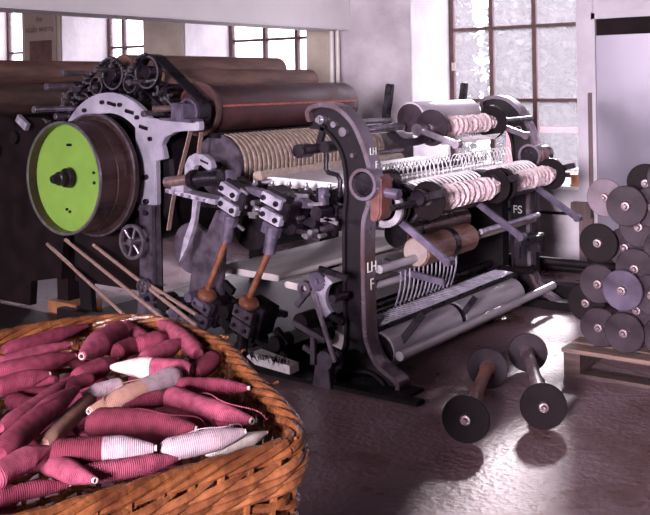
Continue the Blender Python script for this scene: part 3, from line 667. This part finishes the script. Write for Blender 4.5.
# crank heads with rods (rubbing motion), near side
def crank(x0, z0, x1, z1, y, tilt):
    R_ = Matrix.Rotation(tilt, 3, 'Y')
    q = MB()
    for s_ in (0, 1): q.box((x0+.005-.008*s_, y, z0-.088*s_), (.14,.05,.060), R_)
    ob = q.build('crank_head', 'lgrey', cd, bevel=.004)
    q = MB()
    for s_ in (0, 1):
        for e in (-1, 1):
            c_ = V((x0+.005-.008*s_, y-.025, z0-.088*s_))+R_ @ V((.045*e,0,0)); q.rod(c_, c_+V((0,-.014,0)), .016, 6)
    q.build_each('head_bolt', 'iron', ob)
    q = MB(); q.box((x0-.01, y+.09, z0-.04), (.15,.14,.18), R_); q.box((x0+.06,y+.1,z0-.05), (.1,.2,.1), R_); q.build('crank_block', 'iron', ob, bevel=.006)
    d_ = V((x1-x0, 0, z1-z0)); n_ = d_.normalized(); s0 = V((x0,y,z0-.12))
    q = MB(); q.box((x0-.01,y,z0-.16), (.11,.045,.06), R_); q.rod(s0+V((0,0,-.02)), s0+V((-.03,0,-.17)), .034, 16); q.build('rod_socket', 'grey', ob, bevel=.004)
    a = s0+V((-.025,0,-.15)); b_ = V((x1,y,z1))
    MB().rod(a, b_, .019, 16).build('crank_rod', 'copper', ob)
    q = MB(); q.lathe(b_+V((0,0,-.02)), (b_-a)*-1, [(0,0),(0,.055),(.02,.06),(.035,.05),(.05,.025),(.05,0)], 20); q.build('oil_cup', 'copper', ob)
    q = MB()
    for s_ in (0, 1): q.box((x1-.015-.02*s_, y-.01, z1-.07-.075*s_), (.14,.05,.068), R_)
    lo = q.build('lower_head', 'headd', ob, bevel=.004)
    q = MB()
    for s_ in (0, 1):
        for e in (-1, 1):
            c_ = V((x1-.015-.02*s_, y-.035, z1-.07-.075*s_))+R_ @ V((.04*e,0,0)); q.rod(c_, c_+V((0,-.012,0)), .012, 6)
    q.build_each('head_bolt', 'iron', ob)
    q = MB(); q.box((x1+.0,y+.09,z1-.1), (.15,.14,.17), R_); q.rod((x1-.035,y,z1-.17), (x1-.06,y,z1-.34), .032, 16); q.build('lower_block', 'iron', ob, bevel=.005)
crank(-3.62,1.005,-3.815,.40,4.06,math.radians(24)); crank(-3.235,.985,-3.42,.42,3.97,math.radians(20))
# ironwork crowding round the heads
q = MB(); rnd = random.Random(3)
for k in range(46):
    x = rnd.uniform(-3.66,-2.95); z = rnd.uniform(.80,1.0); y = rnd.uniform(4.12,4.30)
    if k % 3 == 0: q.rod((x,y-.05,z), (x,y+.06,z), rnd.uniform(.02,.045), 12)
    elif k % 3 == 1: q.bar((x,y,z), (x+rnd.uniform(.06,.2),y,z+rnd.uniform(-.05,.03)), rnd.uniform(.02,.05), .03)
    else: q.box((x,y,z), (rnd.uniform(.04,.11),.06,rnd.uniform(.03,.08)), Matrix.Rotation(rnd.uniform(-.1,.5),3,'Y'))
q.build_each('linkage', 'iron', cd)
q = MB()
for k in range(30):
    x = rnd.uniform(-3.62,-2.95); z = rnd.uniform(.78,1.05)
    if k % 2: q.rod((x,4.06,z), (x,4.12,z), rnd.uniform(.01,.018), 8)
    else: q.bar((x,4.08,z), (x+rnd.uniform(.04,.1),4.08,z+rnd.uniform(-.03,.02)), .018, .012)
for x in (-3.55,-3.42,-3.30,-3.18,-3.02): q.rod((x,4.2,1.0), (x,4.2,1.06), .011, 8); q.rod((x,4.2,1.03), (x,4.2,1.043), .018, 6)
q.build_each('linkage_pin', 'steel', cd)
q = MB(); q.prism([(-3.58,1.03),(-3.45,1.02),(-3.32,.985),(-3.42,.97),(-3.54,1.0)], 4.10, 4.16); q.prism([(-3.26,1.0),(-3.12,.985),(-3.02,.94),(-3.15,.935),(-3.24,.965)], 4.08, 4.14); q.bx(-3.69,-3.63,4.1,4.14,1.04,1.12); q.bx(-3.01,-2.965,4.08,4.12,.96,1.05); q.build_each('head_plate', 'grey', cd, bevel=.004)
# stirrup under the near arm
q = MB(); q.bar((-3.06,4.22,1.38), (-3.10,4.22,1.27), .03, .03); q.rod((-3.22,4.22,1.235), (-3.02,4.22,1.265), .028, 14); q.rod((-3.21,4.17,1.235), (-3.21,4.27,1.235), .04, 14); q.rod((-3.03,4.17,1.262), (-3.03,4.27,1.262), .034, 14); q.build('stirrup', 'iron', cd)
q = MB(); q.tube([(-3.05,4.22,1.25),(-3.055,4.22,1.14),(-3.04,4.22,1.12),(-2.98,4.22,1.11),(-2.96,4.22,1.08),(-2.97,4.22,1.02)], .013, 10); q.build('hook_rod', 'iron', cd)
# toothed pinion and sector, long lever
gear(MB(), -2.985, 4.02, .565, .052, .025, 18).build('pinion', 'grey', cd)
P = []
for k in range(49):
    a = math.radians(115+k*125/48); rr = .128 if k % 2 else .117; P.append((-2.875+rr*math.cos(a), .485+rr*math.sin(a)))
P += [(-2.865+.07*math.cos(math.radians(a)), .485+.085*math.sin(math.radians(a))) for a in range(240, 105, -12)]
MB().prism(P, 4.03, 4.055).build('toothed_sector', 'lgrey', cd)
q = MB(); q.rod((-2.87,4.0,.49), (-2.87,4.12,.49), .022, 12); q.bar((-2.98,4.04,.63), (-2.80,4.04,.60), .03, .02); q.build('sector_pin', 'iron', cd)
MB().bar((-2.998,4.0,.52), (-2.86,4.0,.165), .022, .014).build('long_lever', 'shaft', cd)
q = MB()
for (a, b_) in (((-3.05,4.02,.50),(-3.12,4.02,.42)), ((-3.14,4.02,.33),(-2.93,4.02,.26)), ((-3.02,4.03,.30),(-3.02,4.03,.12)), ((-3.1,4.05,.2),(-2.9,4.05,.12)), ((-2.98,4.06,.08),(-2.87,4.06,.2))): q.bar(a, b_, .03, .025)
q.ring((-3.06,4.0,.52), (0,1,0), .018, .042, .03, 20); q.rod((-2.93,4.0,.16), (-2.93,4.1,.16), .05, 18); q.prism([(-3.04,.0),(-2.92,.0),(-2.93,.10),(-2.98,.2),(-3.02,.12)], 4.04, 4.1); q.build_each('lower_linkage', 'headd', cd, bevel=.003)
q = MB(); rnd = random.Random(11)
for k in range(26):
    x = rnd.uniform(-3.75,-3.0); z = rnd.uniform(.06,.48); y = rnd.uniform(4.06,4.26)
    if k % 2: q.rod((x,y-.05,z), (x,y+.08,z), rnd.uniform(.025,.05), 12)
    else: q.bar((x,y,z), (x+rnd.uniform(-.18,.18),y,z+rnd.uniform(-.1,.1)), rnd.uniform(.025,.045), .03)
q.build_each('lower_gearing', 'irond', cd)
# white fluff-covered tray with the wooden foot at the near side
q = MB(); q.prism([(-3.42,.12),(-3.38,.15),(-3.12,.115),(-3.12,.07),(-3.36,.085)], 3.95, 4.03); q.build('fluff_tray', 'thread', cd)
q = MB()
for k in range(40):
    x = rnd.uniform(-3.38,-3.13); q.tube([(x,3.95,.12),(x+rnd.uniform(-.02,.02),3.94,.15),(x+rnd.uniform(-.03,.03),3.95,rnd.uniform(.1,.18))], .002, 4)
q.build('hanging_fluff', 'irond', cd)
# base rails
q = MB(); q.bx(-4.2,-2.40,4.05,4.13,0,.022); q.bx(-3.6,-2.5,4.13,4.30,0,.015); q.bx(-3.45,-3.14,4.0,4.06,.045,.085); q.build_each('base_rail', 'irond', cd, bevel=.006)
q = MB(); q.bx(-3.6,-3.4,4.3,6.2,0,.10); q.bx(-3.25,-3.05,4.3,6.2,0,.06); q.bx(-3.7,-2.95,6.2,6.3,.05,.95); q.bx(-4.1,-3.0,4.3,6.2,.86,.90); q.build_each('inner_frame', 'irond', cd)

# ------------------------------------------------------------------ bobbins
def bobbin_meshes(name, L, m_near, m_far, m_bar, loc, ay=0., label='', group=None, rov=None, thin=False):
    """flanged condenser bobbin lying along local Y, near flange at local y=0"""
    t = thing(name, label, 'bobbin', loc, group); t.rotation_euler = (0,0,ay)
    R = .107
    def P_(nm, mb, m_): 
        o = mb.build(nm, m_); o.parent = t; return o
    P_('flange', MB().lathe((0,0,0), (0,1,0), [(0,0),(0,R-.004),(.004,R),(.010,R),(.014,R-.004),(.014,0)], 48), m_near)
    P_('flange', MB().lathe((0,L-.014,0), (0,1,0), [(0,0),(0,R-.004),(.004,R),(.010,R),(.014,R-.004),(.014,0)], 48), m_far)
    if thin: P_('barrel', MB().lathe((0,0,0), (0,1,0), [(.012,0),(.012,.022),(L-.012,.022),(L-.012,0)], 20), m_bar)
    else: P_('barrel', MB().lathe((0,.0,0), (0,1,0), [(.012,0),(.012,.042),(.04,.036),(.08,.032),(L-.08,.032),(L-.04,.036),(L-.012,.042),(L-.012,0)], 28), m_bar)
    P_('hub', MB().lathe((0,-.03,0), (0,1,0), [(0,0),(0,.008),(.008,.012),(.012,.013),(.013,.022),(.024,.026),(.032,.026),(.032,0)], 20), 'hub')
    if rov:
        q = MB(); pr = [(.016,0)]; N_ = 40
        for k in range(N_+1):
            s_ = k/N_; pr.append((.016+(L-.032)*s_, rov*(1+.10*math.sin(k*1.9)+random.uniform(-.05,.05))*(.72+.28*min(1, s_*6, (1-s_)*6))))
        pr.append((L-.016,0)); q.lathe((0,0,0), (0,1,0), pr, 28, jit=.004); P_('wound_roving', q, 'roving')
    return t
def put(a, b_, z):  # axis from a to b on the floor
    d_ = V((b_[0]-a[0], b_[1]-a[1], 0)); return d_.length, math.atan2(-d_.x, d_.y)
L1, a1 = put((-1.984,3.763),(-2.245,4.512),0); L2, a2 = put((-1.763,4.105),(-2.187,4.889),0)
bobbin_meshes('bobbin', L1, 'flange', 'flangeg', 'barrel', (-1.984,3.763,.107), a1, 'empty black-flanged bobbin on the floor with a red-brown barrel, left of two')
bobbin_meshes('bobbin', L2, 'flange', 'flangeg', 'barrelg', (-1.763,4.105,.107), a2, 'empty black-flanged bobbin on the floor with a greyish barrel, right of two')
bobbin_meshes('bobbin', .83, 'flange', 'flange', 'wood', (-2.598,4.53,.957), 0, 'lower front bobbin of pink roving nearest the LH F post', 'bobbins of pink roving on the condenser', .066)
bobbin_meshes('bobbin', .80, 'flange', 'flange', 'wood', (-2.602,5.46,.957), 0, 'lower front bobbin of pink roving furthest right, beside the window sill', 'bobbins of pink roving on the condenser', .062)
bobbin_meshes('bobbin', .80, 'flangeg', 'flange', 'wood', (-2.745,4.84,1.34), 0, 'upper bobbin of pink roving with a grey flange under the window', 'bobbins of pink roving on the condenser', .055)

# pallet with the stack of empty bobbins
pt = thing('pallet', 'low wooden pallet under the stack of empty bobbins', 'pallet', (-1.3,5.4,0))
for k in range(7): MB().bx(-2.01,-.7,4.93+k*.15,5.05+k*.15,.125,.148).build('top_board', 'pallet', pt, bevel=.003)
for x in (-2.0,-1.38,-.80):
    MB().bx(x,x+.09,4.94,5.94,.02,.125).build('stringer', 'palletd', pt)
for y in (4.94,5.4,5.84): MB().bx(-2.0,-.71,y,y+.1,0,.02).build('bottom_board', 'palletd', pt)
stack = [ # x, y, z, flange, label (y of near flange)
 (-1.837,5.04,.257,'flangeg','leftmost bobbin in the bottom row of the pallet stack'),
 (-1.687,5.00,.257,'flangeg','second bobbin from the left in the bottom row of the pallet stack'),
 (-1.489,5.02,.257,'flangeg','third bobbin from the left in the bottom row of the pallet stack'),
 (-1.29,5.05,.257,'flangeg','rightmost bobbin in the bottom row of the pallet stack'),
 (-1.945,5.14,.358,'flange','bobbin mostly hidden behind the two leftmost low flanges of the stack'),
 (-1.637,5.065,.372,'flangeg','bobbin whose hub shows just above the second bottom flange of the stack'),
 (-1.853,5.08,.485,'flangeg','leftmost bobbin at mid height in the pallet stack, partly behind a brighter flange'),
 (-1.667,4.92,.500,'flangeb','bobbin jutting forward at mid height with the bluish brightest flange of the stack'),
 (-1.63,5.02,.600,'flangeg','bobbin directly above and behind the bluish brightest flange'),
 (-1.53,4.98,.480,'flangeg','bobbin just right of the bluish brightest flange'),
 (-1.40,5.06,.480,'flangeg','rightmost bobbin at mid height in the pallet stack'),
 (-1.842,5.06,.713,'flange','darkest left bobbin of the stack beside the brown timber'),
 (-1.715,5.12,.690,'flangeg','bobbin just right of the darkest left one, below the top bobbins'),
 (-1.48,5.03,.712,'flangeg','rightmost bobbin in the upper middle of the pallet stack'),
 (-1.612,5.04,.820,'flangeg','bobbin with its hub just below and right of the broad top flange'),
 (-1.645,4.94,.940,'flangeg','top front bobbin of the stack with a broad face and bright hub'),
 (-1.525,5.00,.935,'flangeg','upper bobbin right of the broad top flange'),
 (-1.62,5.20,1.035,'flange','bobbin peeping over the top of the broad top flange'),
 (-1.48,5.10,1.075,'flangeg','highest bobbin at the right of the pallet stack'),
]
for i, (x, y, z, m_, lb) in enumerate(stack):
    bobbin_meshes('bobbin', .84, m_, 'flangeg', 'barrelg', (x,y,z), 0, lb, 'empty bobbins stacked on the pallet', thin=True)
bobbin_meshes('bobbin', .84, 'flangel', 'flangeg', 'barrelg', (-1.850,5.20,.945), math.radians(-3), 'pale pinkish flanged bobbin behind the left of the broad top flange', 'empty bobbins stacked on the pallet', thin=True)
# little spool on the sill
sp = thing('spool', 'small orange wooden spool on the window sill', 'spool', (-3.0,7.72,.714))
MB().lathe((-3.0,7.72,.714), (0,0,1), [(0,0),(0,.042),(.012,.042),(.016,.034),(.085,.034),(.09,.038),(.10,.038),(.10,0)], 24).build('spool_body', 'sillspool', sp)
MB().rod((-3.0,7.72,.80), (-3.0,7.72,.8155), .012, 12).build('spool_hole', 'hole', sp)

# ------------------------------------------------------------------ basket
bk = thing('basket', 'large brown wicker basket full of yarn cops ', 'basket', (-2.0,1.65,0))
rim = [(-1.30,1.655),(-1.345,1.75),(-1.465,1.85),(-1.74,2.035),(-1.94,2.175),(-2.19,2.275),(-2.42,2.31),(-2.58,2.22),(-2.67,2.06),(-2.71,1.86),(-2.68,1.6),(-2.55,1.32),(-2.33,1.12),(-2.0,.99),(-1.68,.96),(-1.50,1.04),(-1.42,1.25),(-1.355,1.47)]
N_ = 216
pc = catmull([(x,y,0) for x, y in rim], 24, True)
cum = [0]
for i in range(len(pc)): cum.append(cum[-1]+(pc[(i+1) % len(pc)]-pc[i]).length)
per = cum[-1]
def at_len(s_):
    s_ %= per
    lo_, hi_ = 0, len(pc)
    while hi_-lo_ > 1:
        m_ = (lo_+hi_)//2
        if cum[m_] <= s_: lo_ = m_
        else: hi_ = m_
    t_ = (s_-cum[lo_])/(cum[lo_+1]-cum[lo_]); return pc[lo_].lerp(pc[(lo_+1) % len(pc)], t_)
cen = V((-2.0,1.65,0))
def wall_pt(u, z, out=0.):   # u in 0..1 round the basket
    p = at_len(u*per); q = at_len(u*per+.01); t_ = (q-p).normalized(); nrm = V((t_.y,-t_.x,0))
    if nrm.dot(p-cen) < 0: nrm = -nrm
    k = .80+.19*(z/.8)
    return cen+(p-cen)*k+nrm*out+V((0,0,z))
NS = 60
wv = MB(); nrow = 30
for r_ in range(nrow):
    z0 = .03+r_*.0225; ph = PI*(r_ % 2)
    pts = []
    for i in range(NS*4):
        u = i/(NS*4); a = u*NS*PI+ph
        pts.append(wall_pt(u, z0+.006*math.sin(a*.5+r_)+random.uniform(-.0015,.0015), .010*math.sin(a)))
    wv.tube(pts, .0105, 6, closed=True)
wv.build('woven_side', 'wicker', bk)
# waling: long slanting rods under the border
wl = MB(); rnd = random.Random(5)
for band, z0 in ((0,.715),(1,.735),(2,.757)):
    for k in range(48):
        u0 = (k+band*.33)/48; L_ = 2.1/48; pts = []
        for j in range(13):
            s_ = j/12; pts.append(wall_pt(u0+L_*s_, z0-.014+.030*s_, -.006+.020*math.sin(PI*s_)))
        r0 = rnd.uniform(.0095,.0125); wl.tube(pts, [r0*(.75+.25*math.sin(PI*j/12)) for j in range(13)], 7)
wl.build('waled_band', 'wickerl', bk)
# twisted border
rm = MB()
for s_ in range(5):
    pts = []
    for i in range(480):
        u = i/480; a = u*11*2*PI+s_*2*PI/5; p = wall_pt(u, .795); o_ = wall_pt(u, .795, 1.)-p
        pts.append(p+o_*(-.014+.016*math.cos(a))+V((0,0,.015*math.sin(a))))
    rm.tube(pts, .0098, 7, closed=True)
rm.build('twisted_rim', 'wicker', bk)
sk = MB()
for k in range(NS):
    sk.tube([wall_pt((k+.5)/NS, z) for z in (.01,.3,.6,.79)], .009, 6)
sk.build('upright_stake', 'wicker', bk)
bt = MB(); bt.prism([(p.x,p.y) for p in [wall_pt(i/60, .03) for i in range(60)]], .02, .04, 'XY'); bt.build('basket_bottom', 'wicker', bk)
sk = MB()
for k in range(26):
    u = rnd.uniform(.0,.62); p = wall_pt(u, .80, .0); sk.tube([p, p+V((rnd.uniform(-.03,.03),rnd.uniform(-.03,.03),rnd.uniform(.0,.02)))], .004, 5)
sk.build_each('stray_end', 'wickerl', bk)

# ------------------------------------------------------------------ yarn cops in the basket
cop_group = 'yarn cops in the wicker basket'
def cop(a, b_, dia, cols, label, group=cop_group, hole=True, thread=False):
    """a: butt end, b: tapered nose; cols: one colour, or two split along the length"""
    a = V(a); b_ = V(b_); d_ = b_-a; L = d_.length; R = dia*.54
    rot = d_.to_track_quat('X', 'Z').to_euler(); t = None
    if hole: t = thing('yarn_cop', label, 'yarn cop', a, group); t.rotation_euler = rot
    bend = random.uniform(-.015,.015)
    prof = []; n_ = 26; w1 = random.uniform(.60,.72); q1 = random.uniform(.08,.16)
    for k in range(n_+1):
        s_ = k/n_
        if s_ < q1: r_ = R*(.55+.45*math.sin(PI/2*s_/q1))
        elif s_ < w1: r_ = R
        else: r_ = R*(1-(1-.33)*((s_-w1)/(1-w1))**1.15)
        prof.append((s_, r_*(1+random.uniform(-.018,.018))))
    def piece(s0, s1, m_, nm):
        seg = 22; mb = MB(); rings = []
        P2 = [(s_, r_) for s_, r_ in prof if s0-1e-6 <= s_ <= s1+1e-6]
        for s_, r_ in P2:
            off = bend*math.sin(PI*s_)
            rings.append([mb.bm.verts.new((s_*L, off+r_*math.cos(2*PI*k/seg), r_*math.sin(2*PI*k/seg))) for k in range(seg)])
        for A, B in zip(rings, rings[1:]):
            for k in range(seg): mb.face((A[k], A[(k+1) % seg], B[(k+1) % seg], B[k]))
        mb.face(rings[0][::-1]); mb.face(rings[-1]); o = mb.build(nm, m_, None, sharp=55)
        if t is not None: o.parent = t
        return o
    if not hole:
        o = tag(piece(0, 1, cols[0], 'yarn_cop'), label, 'yarn cop', group); o.location = a; o.rotation_euler = rot; return o
    if len(cols) == 1: piece(0, 1, cols[0], 'wound_yarn')
    else:
        m_ = round(26*.5)/26; piece(0, m_, cols[0], 'wound_yarn'); piece(m_, 1, cols[1], 'wound_yarn')
    if hole:
        o = MB().lathe((L-.004,0,0), (1,0,0), [(0,R*.17),(0,R*.26),(.010,R*.24),(.010,R*.17)], 14, closed=True).build('paper_tube', 'tubep'); o.parent = t
        o = MB().lathe((L-.002,0,0), (1,0,0), [(0,0),(0,R*.18),(.004,R*.18),(.004,0)], 12).build('tube_hole', 'hole'); o.parent = t
    if thread:
        pts = [(L*.3,R*1.02*math.cos(.6),R*1.02*math.sin(.6)),(L*.5,R*1.05*math.cos(1.4),R*1.05*math.sin(1.4)),(L*.75,R*1.0*math.cos(1.9),R*1.02*math.sin(1.9)),(L*.98,R*.8,R*.5),(L*1.05,R*1.3,-R*.2)]
        o = MB().tube(catmull(pts, 5), .0012, 5).build('loose_thread', cols[-1]); o.parent = t
    return t
cop((-2.53, 1.785, 0.8), (-2.558, 2.129, 0.796), 0.046, ['burg'], 'long burgundy cop lying along the far left rim')
cop((-2.403, 1.668, 0.8), (-2.374, 1.912, 0.812), 0.041, ['burgl'], 'burgundy cop with a dark hole in its nose just below the far rim cop')
cop((-2.378, 1.643, 0.79), (-2.332, 1.892, 0.786), 0.055, ['burg'], 'straight burgundy cop third from the far left rim')
cop((-2.216, 1.531, 0.8), (-2.177, 1.676, 0.812), 0.048, ['burg'], 'short burgundy cop at the left edge, fourth from the far rim')
cop((-1.956, 1.365, 0.8), (-2.128, 1.726, 0.796), 0.038, ['burgl'], 'slim rosy cop slanting beside the thickest left cop')
cop((-1.812, 1.263, 0.8), (-2.003, 1.633, 0.812), 0.055, ['burg'], 'thickest long burgundy cop slanting up from the left edge', thread=True)
cop((-1.85, 1.409, 0.77), (-2.052, 1.742, 0.766), 0.042, ['tan'], 'tan cop slanting beside the thickest left burgundy cop')
cop((-2.396, 2.135, 0.8), (-2.237, 1.845, 0.812), 0.073, ['burgl'], 'rosy cop with its holed nose pointing left near the far rim')
cop((-2.287, 2.147, 0.78), (-2.618, 2.3, 0.776), 0.049, ['burgl'], 'small rosy cop pointing up at the far rim middle')
cop((-2.27, 2.088, 0.78), (-2.24, 2.195, 0.792), 0.057, ['burg'], 'stubby burgundy cop behind the cream one at the far rim')
cop((-1.989, 2.077, 0.8), (-2.404, 2.305, 0.796), 0.051, ['burgl'], 'burgundy cop slanting down along the right rim beside the frame')
cop((-2.104, 1.958, 0.79), (-2.123, 2.154, 0.802), 0.05, ['burgl'], 'rosy cop directly behind the cream-nosed cop')
cop((-1.862, 1.918, 0.81), (-2.089, 1.833, 0.806), 0.056, ['burgl', 'cream'], 'cop half burgundy and half cream white in the middle back')
cop((-1.887, 1.936, 0.79), (-1.936, 2.102, 0.802), 0.051, ['burgd'], 'short dark triangular cop end against the right rim')
cop((-1.869, 1.871, 0.81), (-1.854, 1.551, 0.806), 0.06, ['lav', 'tan'], 'tan cop with a lavender end in the middle of the basket', thread=True)
cop((-1.876, 1.828, 0.79), (-1.649, 1.909, 0.802), 0.046, ['burg'], 'burgundy cop lying level just below the dark rim cop at right')
cop((-1.786, 1.751, 0.8), (-1.493, 1.737, 0.796), 0.06, ['burgl'], 'fat rosy cop slanting down right towards the right rim', thread=True)
cop((-1.837, 1.626, 0.79), (-1.77, 1.763, 0.802), 0.04, ['burg'], 'burgundy cop end tucked under the tan and lavender cop')
cop((-1.777, 1.48, 0.81), (-1.545, 1.599, 0.806), 0.071, ['burgd'], 'largest deep burgundy cop in the centre, nose to the right', thread=True)
cop((-1.769, 1.704, 0.77), (-1.539, 1.713, 0.782), 0.046, ['burg'], 'burgundy cop half hidden above the large striped pale cop')
cop((-1.685, 1.299, 0.82), (-1.525, 1.45, 0.816), 0.052, ['burgd', 'lav'], 'cop half burgundy half pale lavender with an open nose near the front rim')
cop((-1.532, 1.475, 0.8), (-1.432, 1.638, 0.812), 0.048, ['lav'], 'pale lavender-grey cop near the front right rim', thread=True)
cop((-1.479, 1.565, 0.78), (-1.449, 1.736, 0.776), 0.031, ['cream'], 'small pale cream cop nose tucked into the right corner')
cop((-1.741, 1.32, 0.79), (-1.529, 1.286, 0.802), 0.048, ['burgl'], 'rosy cop slanting down to the right at the front left rim')
cop((-1.601, 1.304, 0.79), (-1.498, 1.493, 0.786), 0.04, ['burgl'], 'rosy cop lying along the front rim below the half lavender one')
cop((-1.664, 1.146, 0.82), (-1.681, 1.291, 0.832), 0.048, ['burgl'], 'rosy cop at the lower left edge pointing up right')
cop((-1.661, 1.147, 0.78), (-1.605, 1.281, 0.776), 0.032, ['burg'], 'burgundy cop lowest at the left edge by the front rim')
cop((-2.127, 1.788, 0.78), (-2.061, 1.631, 0.792), 0.037, ['burg'], 'small burgundy cop end between the tan cop and its left neighbour')
cop((-1.988, 1.776, 0.79), (-2.019, 1.67, 0.786), 0.036, ['lav'], 'frayed pale lavender cop end above the tan cop')
cop((-2.182, 1.769, 0.77), (-2.2, 1.942, 0.782), 0.054, ['burg'], 'burgundy cop sunk between the left rows and the cream-nosed cop')
cop((-2.255, 1.991, 0.78), (-2.286, 2.137, 0.776), 0.053, ['burgd'], 'frayed dark burgundy cop behind the cream-nosed cop')
rnd = random.Random(21)
inner = [cen+(q-cen)*.87 for q in pc[::6]]
def inside(p):
    c_ = False
    for a, b_ in zip(inner, inner[1:]+inner[:1]):
        if (a.y > p.y) != (b_.y > p.y) and p.x < (b_.x-a.x)*(p.y-a.y)/(b_.y-a.y)+a.x: c_ = not c_
    return c_
for k in range(34):   # cops under the top layer
    for _ in range(200):
        p = V((rnd.uniform(-2.65,-1.35), rnd.uniform(1.0,2.25), 0)); a = rnd.uniform(-.6,.9)
        d_ = V((math.cos(a),math.sin(a),0))*.10
        if all(inside(p+d_*q) for q in (-1.1,0,1.1)) and inside(p+V((.05,.05,0))) and inside(p+V((-.05,-.05,0))): break
    else: continue
    z = .712 if k % 3 else .655
    cop(p-d_+V((0,0,z)), p+d_+V((0,0,z+.01)), .05, [rnd.choice(['burg','burgd','burg'])], 'burgundy yarn cop buried under the top layer in the basket', 'buried burgundy cops in the basket', hole=False)

# ------------------------------------------------------------------ camera
cam_d = bpy.data.cameras.new('camera'); cam = bpy.data.objects.new('camera', cam_d); C.objects.link(cam); S.camera = cam
f_px, cx_, cy_, roll, yaw = 950., 325., 85., .017, math.atan2(.586,.81)
cam_d.sensor_fit = 'HORIZONTAL'; cam_d.sensor_width = 36.; cam_d.lens = 36*f_px/650
cam_d.shift_x = (325-cx_)/650; cam_d.shift_y = -(257.5-cy_)/650; cam_d.clip_start = .02
fw = V((-math.sin(yaw), math.cos(yaw), 0)); rt = V((math.cos(yaw), math.sin(yaw), 0)); up = V((0,0,1))
c0, s0 = math.cos(roll), -math.sin(roll)
X_ = rt*c0+up*s0; Y_ = up*c0-rt*s0   # camera rolled so that verticals lean slightly left
cam.matrix_world = Matrix.Translation((0,0,1.6)) @ Matrix((X_, Y_, -fw)).transposed().to_4x4()

# ------------------------------------------------------------------ light
wd = bpy.data.worlds.new('sky'); S.world = wd; wd.use_nodes = True
bg = wd.node_tree.nodes['Background']; bg.inputs['Color'].default_value = (.98,.87,1.0,1); bg.inputs['Strength'].default_value = 4.5
def area(name, loc, tgt, sx, sy, power, col=(1,1,1), portal=False):
    l = bpy.data.lights.new(name, 'AREA'); l.shape = 'RECTANGLE'; l.size = sx; l.size_y = sy; l.energy = power; l.color = col
    if portal: l.cycles.is_portal = True
    o = bpy.data.objects.new(name, l); C.objects.link(o); o.location = loc; o.rotation_euler = (V(tgt)-V(loc)).to_track_quat('-Z', 'Y').to_euler(); return o
for i, (x0, x1, z0, z1) in enumerate(wins): area('window_portal', ((x0+x1)/2,8.48,(z0+z1)/2), ((x0+x1)/2,0,(z0+z1)/2), x1-x0, z1-z0, 1, portal=True)
area('window_portal', (-5.7,-4.1,1.95), (-5.7,5,1.95), 1.8, 1.9, 1, portal=True)
area('window_portal', (.25,-4.1,1.95), (.25,5,1.95), 1.3, 1.9, 1, portal=True)  # portal in the opening added for the fill
area('daylight_front_window', (-5.7,-4.35,2.5), (-4.4,4.2,.9), 1.1, .8, 290, (1.,.89,.95))
l_ = area('added_fill_lamp', (.25,-4.35,2.1), (-3.0,7.6,.7), 1.2, 1.5, 110, (1.,.89,.97)); l_.data.spread = math.radians(60)  # added fill lamp to brighten the back wall and bobbin stack
sun = bpy.data.lights.new('sun', 'SUN'); sun.energy = 3.6; sun.angle = math.radians(4); sun.color = (1,.93,.92)
so = bpy.data.objects.new('sun', sun); C.objects.link(so); so.rotation_euler = V((.27,-.80,-.40)).to_track_quat('-Z', 'Y').to_euler()

S.view_settings.view_transform = 'Standard'; S.view_settings.look = 'None'; S.view_settings.gamma = 1; S.view_settings.use_curve_mapping = False
S.view_settings.exposure = .88
S.cycles.use_denoising = True
S.cycles.max_bounces = 8; S.cycles.diffuse_bounces = 4; S.cycles.transparent_max_bounces = 12
